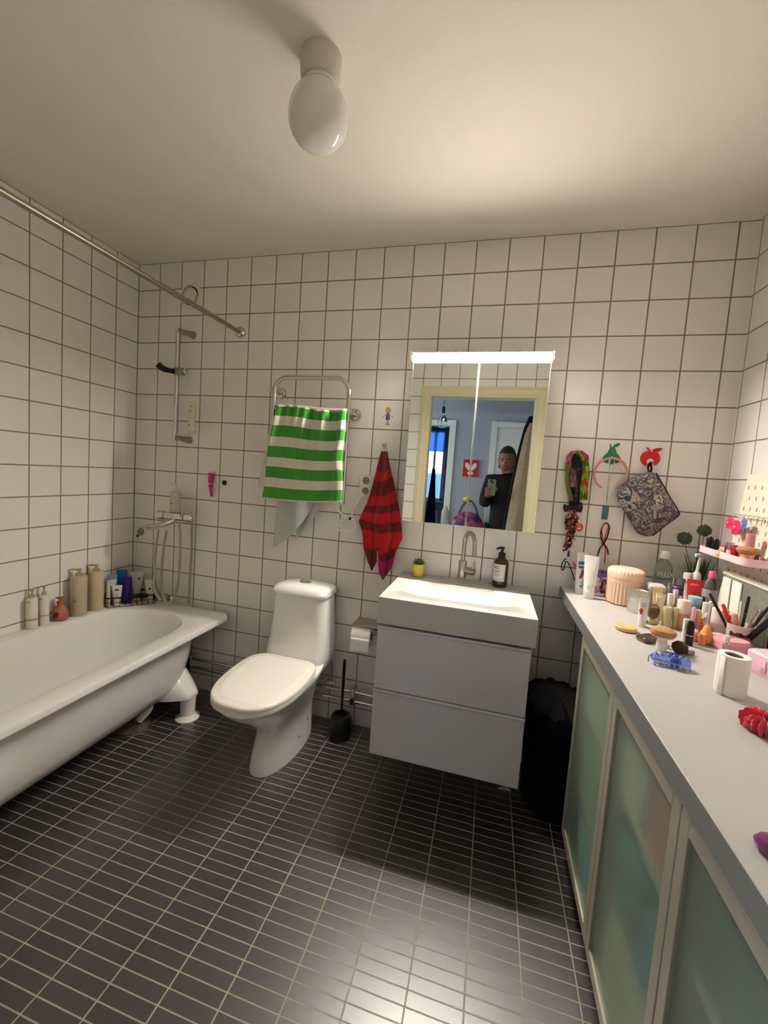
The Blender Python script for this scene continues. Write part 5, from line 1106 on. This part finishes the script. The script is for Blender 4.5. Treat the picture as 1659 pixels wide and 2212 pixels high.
# cup with pens
cu = thing('pen_cup', 'white cup with a cupcake print holding makeup brushes and pencils', 'cup', (2.915, -.530, Z), sc=(.9, .9, 1))
build('cup_body', G().lathe([(.031, 0), (.033, .003), (.040, .066), (.041, .068), (.039, .068), (.033, .006), (0, .005)], 40), mat('cup_white', (228, 222, 212), .3), cu)
for a, sc_ in ((-138, 1), (-95, 1.2), (-52, 1)):
    MM = Rm(a + 90, 'Z') @ T((0, -.0372, .030)) @ Rm(-6, 'X') @ FX
    pr_ = build('cake_print', G().prism([(-.010 * sc_, -.012), (.010 * sc_, -.012), (.013 * sc_, .004), (-.013 * sc_, .004)], 0, .001, MM), mat('cake_rose', (196, 110, 130), .5), cu)
    build('icing_print', G().prism([(-.014 * sc_, .004), (.014 * sc_, .004), (.013 * sc_, .014), (.005, .021), (-.005, .021), (-.013 * sc_, .014)], 0, .0012, MM), mat('chocolate', (70, 30, 22), .5), pr_)
pens = [((-.018, .005), (-.085, .020, .150), .0042, BLACKP, 'eyeliner', 'black makeup pencil leaning left out of the cupcake cup'),
        ((-.008, .015), (-.040, .03, .118), .0055, mat('bright_red_pen', (226, 40, 30), .3), 'lip_pencil', 'bright red pencil in the cupcake cup'),
        ((.0, .012), (.010, .03, .135), .0042, mat('cream_pen', (214, 206, 176), .3), 'brow_pencil', 'cream and gold pencil in the cupcake cup'),
        ((.004, .0), (.024, .022, .155), .0042, BLACKP, 'makeup_brush', 'black pencil brush standing upright in the cupcake cup'),
        ((.020, .0), (.032, -.030, .128), .0075, mat('mauve_gloss', (176, 86, 104), .25), 'lip_gloss', 'mauve gloss tube in the cupcake cup'),
        ((.018, .01), (.036, -.055, .145), .004, mat('black_silver_pen', (40, 40, 42), .3), 'eyeliner', 'black and silver pencil in the cupcake cup, right of the mauve gloss'),
        ((.022, -.012), (.030, -.090, .120), .0085, BLACKP, 'mascara', 'thick black mascara leaning right out of the cupcake cup'),
        ((-.004, -.012), (-.022, -.002, .098), .0085, mat('peach_pen', (224, 156, 140), .3), 'lip_balm', 'short peach tube at the front of the cupcake cup')]
for (bx_, by_), tip, r, m, nm_, lb_ in pens:
    b0 = Vector((bx_ * .5, by_ * .5, .008)); t_ = Vector(tip); o = thing(nm_, lb_, 'makeup pencil' if r < .005 else 'makeup tube', Vector((2.915, -.530, Z)) + b0, group='things standing in the cupcake cup')
    v = t_ - b0; build('barrel', G().tube([(0, 0, 0), v * .62], r, 12), m, o)
    build('cap', G().tube([v * .625, v * .96, v], [r * 1.08, r * 1.04, r * .7], 12), SILVER if nm_ == 'lip_gloss' else m, o)
# clear organiser behind
og = thing('acrylic_organiser', 'clear acrylic organiser with cotton pads against the pegboard', 'organiser', (2.980, -.445, Z))
AC = CLEARP
build('case', G().box(-.018, .016, -.150, .150, 0, .188), mat('frosty_acrylic', (222, 222, 210), .15, trans=.75), og, bevel=.006, seg=3)
build('rim', G().loft([rrect(-.021, .018, -.155, .155, .012, .188), rrect(-.021, .018, -.155, .155, .012, .194)]), mat('cream_rim', (226, 222, 204), .3), og)
for k, (y0, y1) in enumerate(((.085, .135), (.020, .075))):
    o = solo('cotton_pads', G().box(-.0235, -.0185, y0, y1, .055, .178), mat('cotton_white', (236, 236, 226), .9), ('first' if k == 0 else 'second') + ' stack of white cotton pads in the clear organiser, counted from the left', 'cotton pads', (2.980, -.445, Z), bevel=.0024, seg=4, group='cotton pads in the organiser')
solo('pink_pouch', G().loft([rrect(-.05, .05, -.04, .04, .03, 0), rrect(-.055, .055, -.045, .045, .035, .02), rrect(-.045, .05, -.04, .04, .03, .055), rrect(-.02, .02, -.02, .02, .015, .065)]), mat('soft_pink_fabric', (216, 160, 160), .9, bump=.5, bscale=60), 'soft pink pouch between the white bottle and the organiser', 'pouch', (2.932, -.355, Z), radians(0))
bpy.data.objects['pink_pouch'].scale = (.55, .75, 1)
br = thing('makeup_rack', 'clear rack with black edges and white tubes at the right edge behind the pink case', 'rack', (2.985, -.640, Z))
build('rack_panel', G().box(-.03, -.027, -.06, .06, 0, .11).box(-.03, .02, -.06, .06, 0, .003), CLEARP, br, bevel=.001)
build('black_edge', G().box(-.0325, -.0305, -.062, -.058, 0, .112).box(-.0325, -.0305, .040, .043, 0, .112), BLACKP, br)
lipstick('white_tube', 'short white tube standing in the clear rack at the right edge', 2.985, -.610, Z + .0035, .075, .012, WHITEP, WHITEP, .5)
lipstick('white_tube', 'white tube with a black cap standing in the clear rack at the right edge', 2.985, -.650, Z + .0035, .085, .011, WHITEP, BLACKP, .7)
# ------------------------------------------------------------------ hall things seen in the mirror
bu = thing('pendant_bulb', 'large clear glass bulb hanging from a black cord in the hall', 'lamp', (1.539, -2.8, 0))
build('cord', G().tube([(0, 0, 2.5), (0, 0, 2.13)], .003, 8), BLACKP, bu)
build('socket', G().lathe([(.010, 2.14), (.018, 2.125), (.018, 2.07), (.015, 2.065)], 20), BLACKP, bu)
build('glass_globe', G().lathe([(.014, 2.066), (.018, 2.045), (.045, 2.01), (.058, 1.97), (.050, 1.93), (.028, 1.912), (0, 1.908)], 32), GLASS, bu)
pc = thing('butterfly_picture', 'small red picture with a white butterfly on the hall wall', 'picture', (1.860, -3.2, 1.502))
FXH = Rm(90, 'X') @ Rm(180, 'Y')
FB = Matrix.Rotation(pi, 4, 'Z') @ Rm(90, 'X')        # drawing facing +Y
build('canvas', G().box(-.088, .088, .001, .018, -.1, .1), mat('picture_red', (176, 22, 30), .6), pc, bevel=.002)
for s in (-1, 1):
    build('wing', G().prism([(s * .006, -.030), (s * .012, .030), (s * .040, .062), (s * .066, .056), (s * .062, .015), (s * .034, -.018)][::s], .0185, .0200, FB), mat('butterfly_cream', (226, 216, 190), .7), pc)
    build('lower_wing', G().prism([(s * .004, -.035), (s * .030, -.045), (s * .030, -.070), (s * .010, -.078)][::s], .0185, .0198, FB), mat('butterfly_cream', (226, 216, 190), .7), pc)
bgm = thing('patterned_bag', 'big purple bag with pink circles standing below the picture in the hall', 'bag', (1.885, -3.02, 0))
def bagr(w_, d_, z): return [(w_ * cos(2 * pi * k / 32), d_ * sin(2 * pi * k / 32), z) for k in range(32)]
cab = solo('hall_bench', G().box(-.30, .30, -.16, .16, 0, .45), HT, 'low white hall cabinet under the purple bag', 'cabinet', (1.87, -3.02, 0), bevel=.004)
def circ():
    m = bpy.data.materials.new('circle_pattern'); m.use_nodes = True; nt = m.node_tree; b = nt.nodes['Principled BSDF']; b.inputs['Roughness'].default_value = .5
    tc = nt.nodes.new('ShaderNodeTexCoord'); v = nt.nodes.new('ShaderNodeTexVoronoi'); v.inputs['Scale'].default_value = 17
    cr_ = nt.nodes.new('ShaderNodeValToRGB'); cr_.color_ramp.interpolation = 'CONSTANT'; e = cr_.color_ramp.elements
    cols = [(0, (70, 30, 120)), (.18, (214, 90, 140)), (.28, (90, 20, 50)), (.42, (190, 60, 70)), (.52, (44, 22, 84))]
    while len(e) < len(cols): e.new(.5)
    for i, (p_, c) in enumerate(cols): e[i].position = p_; e[i].color = srgb(*c)
    nt.links.new(tc.outputs['Object'], v.inputs['Vector']); nt.links.new(v.outputs['Distance'], cr_.inputs[0]); nt.links.new(cr_.outputs[0], b.inputs['Base Color']); return m
bgm.location.z = .4505
build('bag_body', G().loft([bagr(.18, .10, 0), bagr(.21, .12, .03), bagr(.215, .12, .25), bagr(.19, .10, .42), bagr(.12, .06, .52), bagr(.04, .03, .55)]), circ(), bgm)
build('handles', G().tube([(-.12, 0, .48), (-.07, 0, .62), (0, 0, .68), (.07, 0, .62), (.12, 0, .48)], .012, 10, smooth=4), mat('brown_strap', (110, 70, 74), .7), bgm)
solo('yellow_flower', G().ball((0, 0, 0), .042, 12, sz=.7), mat('yellow_cloth', (222, 196, 40), .8), 'yellow pompom on top of the purple bag in the hall', 'pompom', (1.855, -3.02, 1.145))
solo('plastic_bag', G().loft([bagr(.06, .03, 0), bagr(.09, .05, .05), bagr(.085, .05, .22), bagr(.03, .02, .30)]), mat('hazy_plastic', (200, 200, 190), .3, trans=.5), 'clear plastic bag left of the purple bag in the hall', 'bag', (1.615, -3.10, .80))
bpy.data.objects['plastic_bag'].scale = (.5, .6, .8)
solo('hall_shelf', G().box(1.57, 1.655, -3.199, -3.04, .785, .7995), HT, 'narrow white shelf holding the clear plastic bag in the hall', 'shelf')
# coats on the right hall wall
def coat(name, label, x0, x1, y0, y1, z0, z1, m, seed):
    rnd = random.Random(seed); rg = []; n = 40
    for k in range(15):
        t = k / 14; z = z1 + (z0 - z1) * t; wx = .02 + (x1 - x0) / 2 * (t ** .6); wy = (y1 - y0) / 2 * min(1, .25 + t ** .5) * .92
        cx = x1 - wx + 0; cy = (y0 + y1) / 2
        rg.append([(cx + (wx * (1 + .08 * sin(5 * a_ + 3 * t + seed))) * cos(a_), cy + wy * (1 + .07 * sin(7 * a_ + seed)) * sin(a_), z) for a_ in [2 * pi * i / n for i in range(n)]])
    t_ = thing(name, label, 'coat', group='coats in the hall')
    build('coat_cloth', G().loft(rg), m, t_)
    cx, cy = (rg[0][0][0] + rg[0][20][0]) / 2, (y0 + y1) / 2
    build('hanger_loop', G().tube([(cx, cy, z1 - .01), (cx + .02, cy, z1 + .03), (2.64, cy, z1 + .035)], .003, 6), BLACKP, t_)
coat('black_coat', 'long black coat hanging beside the photographer in the hall', 2.25, 2.43, -2.255, -2.215, .55, 1.98, WOOL, 1)
coat('beige_coat', 'beige textured coat hanging right of the photographer in the hall', 2.28, 2.43, -2.20, -2.04, .45, 1.90, mat('beige_fleece', (150, 134, 110), .95, noise=.3, nscale=30, bump=.8, bscale=60), 2)

# ------------------------------------------------------------------ the photographer (seen in the mirror)
def skin(name, verts, edges, radii, m, parent, root=0, sub=2):
    me = bpy.data.meshes.new(name); me.from_pydata([tuple(v) for v in verts], edges, []); me.materials.append(m)
    o = bpy.data.objects.new(name, me); COL.objects.link(o); o.parent = parent
    md = o.modifiers.new('skin', 'SKIN'); md.use_smooth_shade = True
    lay = me.skin_vertices[0] if me.skin_vertices else None
    if lay is None:
        bm = bmesh.new(); bm.from_mesh(me); bm.verts.layers.skin.verify(); bm.to_mesh(me); bm.free(); lay = me.skin_vertices[0]
    for i, r in enumerate(radii):
        lay.data[i].radius = (r, r) if not isinstance(r, tuple) else r; lay.data[i].use_root = (i == root)
    s_ = o.modifiers.new('sub', 'SUBSURF'); s_.levels = sub; s_.render_levels = sub
    return o
pe = thing('person', 'person in black clothes holding up a phone in the doorway, seen in the mirror', 'person', (2.26, -2.42, 0))
SKN = mat('skin', (128, 84, 68), .6); HAIR = mat('dark_hair', (16, 11, 9), .6); BLK = mat('black_knit', (13, 13, 14), .95)
V = [(0, -.01, .90), (0, -.01, 1.12), (0, .0, 1.30), (-.005, .01, 1.40), (-.01, .015, 1.46), (-.02, .03, 1.53), (-.02, .02, 1.60),       # 0-6 spine to head
     (-.16, .01, 1.385), (-.19, .06, 1.13), (-.165, .165, 1.245),      # 7-9 holding arm (its hand in front)
     (.16, .0, 1.385), (.20, -.02, 1.11), (.20, .03, .87),                 # 10-12 other arm
     (-.09, 0, .88), (-.10, .02, .48), (-.10, -.01, .09), (-.10, .12, .03),  # 13-16
     (.09, 0, .88), (.10, .02, .48), (.10, -.01, .09), (.10, .12, .03)]      # 17-20
E_ = [(0, 1), (1, 2), (2, 3), (3, 4), (4, 5), (5, 6), (2, 7), (7, 8), (8, 9), (2, 10), (10, 11), (11, 12), (0, 13), (13, 14), (14, 15), (15, 16), (0, 17), (17, 18), (18, 19), (19, 20)]
Rr = [.12, .11, .125, .055, .048, .075, .078, .05, .042, .028, .05, .042, .028, .085, .06, .042, .032, .085, .06, .042, .032]
Rr[0] = .085; Rr[1] = .09
body = skin('body', V, E_, Rr, SKN, pe)
V2 = V[:4] + [(-.008, .012, 1.425)] + V[7:12] + [V[12]] + V[13:]
# clothing: sweater and trousers as one garment layer over the body each
sw = skin('sweater', [(0, 0, .78), (0, 0, 1.12), (0, .01, 1.30), (-.006, .012, 1.43), (-.17, .01, 1.375), (-.20, .06, 1.13), (-.168, .155, 1.235), (.17, 0, 1.375), (.21, -.02, 1.11), (.205, .02, .90)],
          [(0, 1), (1, 2), (2, 3), (2, 4), (4, 5), (5, 6), (2, 7), (7, 8), (8, 9)], [.165, .15, .15, .062, .075, .062, .042, .075, .062, .042], BLK, pe)
tr2 = skin('trousers', [(0, 0, .93), (-.09, 0, .86), (-.10, .02, .48), (-.10, -.01, .10), (.09, 0, .86), (.10, .02, .48), (.10, -.01, .10)],
           [(0, 1), (1, 2), (2, 3), (0, 4), (4, 5), (5, 6)], [.13, .10, .078, .062, .10, .078, .062], BLK, pe)
# head: shaped surface with brow, nose, chin; turned towards the phone
HM = T((-.022, .03, 1.575)) @ Matrix.Rotation(radians(14), 4, 'Z') @ Rm(-12, 'X')
def headr(z, t):
    base = math.sqrt(max(0, 1 - (abs(z) / .125) ** 2.4)); return base
g = G(); rg = []
for j in range(1, 24):
    z = -.125 + .25 * j / 24; b_ = headr(z, 0); ring = []
    wx = .074 * b_ * (1 if z > -.03 else 1 + (z + .03) * 2.6); wy = .094 * b_ * (1 if z > -.03 else 1 + (z + .03) * 1.2)
    for k in range(32):
        a = 2 * pi * k / 32; x, y = wx * cos(a), wy * sin(a) * (1.0 if sin(a) > 0 else 1.08)
        fr = max(0, sin(a)) ** 12
        nose = .020 * math.exp(-((z + .018) / .016) ** 2) + .010 * math.exp(-((z - .005) / .02) ** 2)
        y += fr * nose * math.exp(-(x / .014) ** 2) - .006 * math.exp(-((z - .012) / .012) ** 2) * math.exp(-((abs(x) - .030) / .014) ** 2) * (1 if sin(a) > 0 else 0) + .005 * math.exp(-((z + .058) / .012) ** 2) * math.exp(-(x / .025) ** 2) * (1 if sin(a) > 0 else 0)
        ring.append((x, y, z))
    rg.append(ring)
# the head joins the body's neck as part of the same mesh group
hd = build('head', g.loft(rg, True, True, HM), SKN, body)
for s in (-1, 1):
    build('eye', G().ball((s * .030, .083, .012), .011, 8, HM), mat('eye_white', (120, 112, 104), .4), hd)
    build('iris', G().ball((s * .030, .0925, .009), .0045, 6, HM), BLACKP, hd)
    build('ear', G().lathe([(.006, -.004), (.016, 0), (.006, .004)], 14, HM @ T((s * .073, -.004, -.008)) @ Rm(90, 'Y') @ Matrix.Diagonal((1.5, .9, 1, 1))), SKN, hd)
    build('brow', G().tube([(s * .016, .092, .028), (s * .030, .093, .032), (s * .044, .084, .028)], .003, 6, M=HM, smooth=3), HAIR, hd)
build('mouth', G().tube([(-.020, .088, -.056), (0, .097, -.054), (.020, .088, -.056)], .0035, 8, M=HM, smooth=3), mat('lips', (150, 84, 78), .5), hd)
rg = []
for j in range(0, 20):
    z = -.075 + .215 * j / 19; b_ = math.sqrt(max(0.0, 1 - (max(0, z) / .142) ** 2.3)); ring = []
    for k in range(32):
        a = 2 * pi * k / 32; f = sin(a); cut = .0
        wx, wy = .084 * b_, .108 * b_
        if f > .15 and z < .062 + .02 * f: wx, wy = .069 * b_, .06 * b_
        ring.append((wx * cos(a), wy * f - .006, z))
    rg.append(ring)
build('hair', G().loft(rg, True, True, HM), HAIR, body)
# hand gripping the phone: palm and five fingers, rooted in the wrist
hx, hy, hz_ = -.146, .305, 1.262   # phone lower edge, relative to the person
wr = Vector((-.165, .165, 1.245))
def chain(pts, rs, nm):
    vs = [Vector(p) for p in pts]; return vs, rs
HV = [wr, Vector((-.158, .225, 1.250)), Vector((-.152, .262, 1.262))]; HR = [.026, .030, .026]; HE = [(0, 1), (1, 2)]
def finger(root, pts, rs):
    k = len(HV); HV.extend(Vector(p) for p in pts); HR.extend(rs); HE.append((root, k)); HE.extend((k + i, k + i + 1) for i in range(len(pts) - 1))
px0, px1 = -.183, -.109       # phone's sides relative to the person
for i, (zz, ln) in enumerate(((1.300, .0), (1.280, .004), (1.260, .002), (1.240, -.006))):   # four fingers wrap the phone's far side
    finger(2, [(-.176 - .012, .285, zz - .004), (px0 - .012, .322, zz), (px0 + .004, .346, zz + .001), (px0 + .030 + ln, .350, zz + .001)], [.0105, .0095, .0088, .0078])
finger(1, [(-.118, .258, 1.275), (px1 + .014, .292, 1.290), (px1 + .010, .326, 1.306), (px1 - .010, .334, 1.318)], [.014, .0115, .0105, .0090])
hnd = skin('hand', HV, HE, HR, SKN, body, sub=2)
# phone
ph = thing('phone', 'dark green phone held upright by the person in the doorway', 'phone', (2.1145, -2.0835, 1.3125))
build('phone_body', G().loft([[(x, y_, z) for x, z, _ in rrect(-.0360, .0360, -.074, .074, .011, 0)] for y_ in (-.0036, .0036)]), mat('sage_phone', (92, 104, 92), .3, coat=.3), ph, bevel=.001)
build('screen', G().loft([[(x, y_, z) for x, z, _ in rrect(-.0335, .0335, -.071, .071, .010, 0)] for y_ in (-.0042, -.0037)]), mat('screen_glass', (20, 24, 30), .1), ph)
cbm = build('camera_bump', G().loft([[(x, y_, z) for x, z, _ in rrect(-.0165, .0195, .036, .0715, .008, 0)] for y_ in (.0037, .0052)]), mat('sage_phone_dark', (70, 80, 72), .25), ph)
for x, z in ((-.006, .062), (.009, .045)):
    build('lens', G().lathe([(.0066, .0053), (.0066, .0070), (.005, .0072), (0, .0068)], 20, T((x, 0, z)) @ Rm(-90, 'X')), mat('lens_black', (12, 12, 16), .05), cbm)
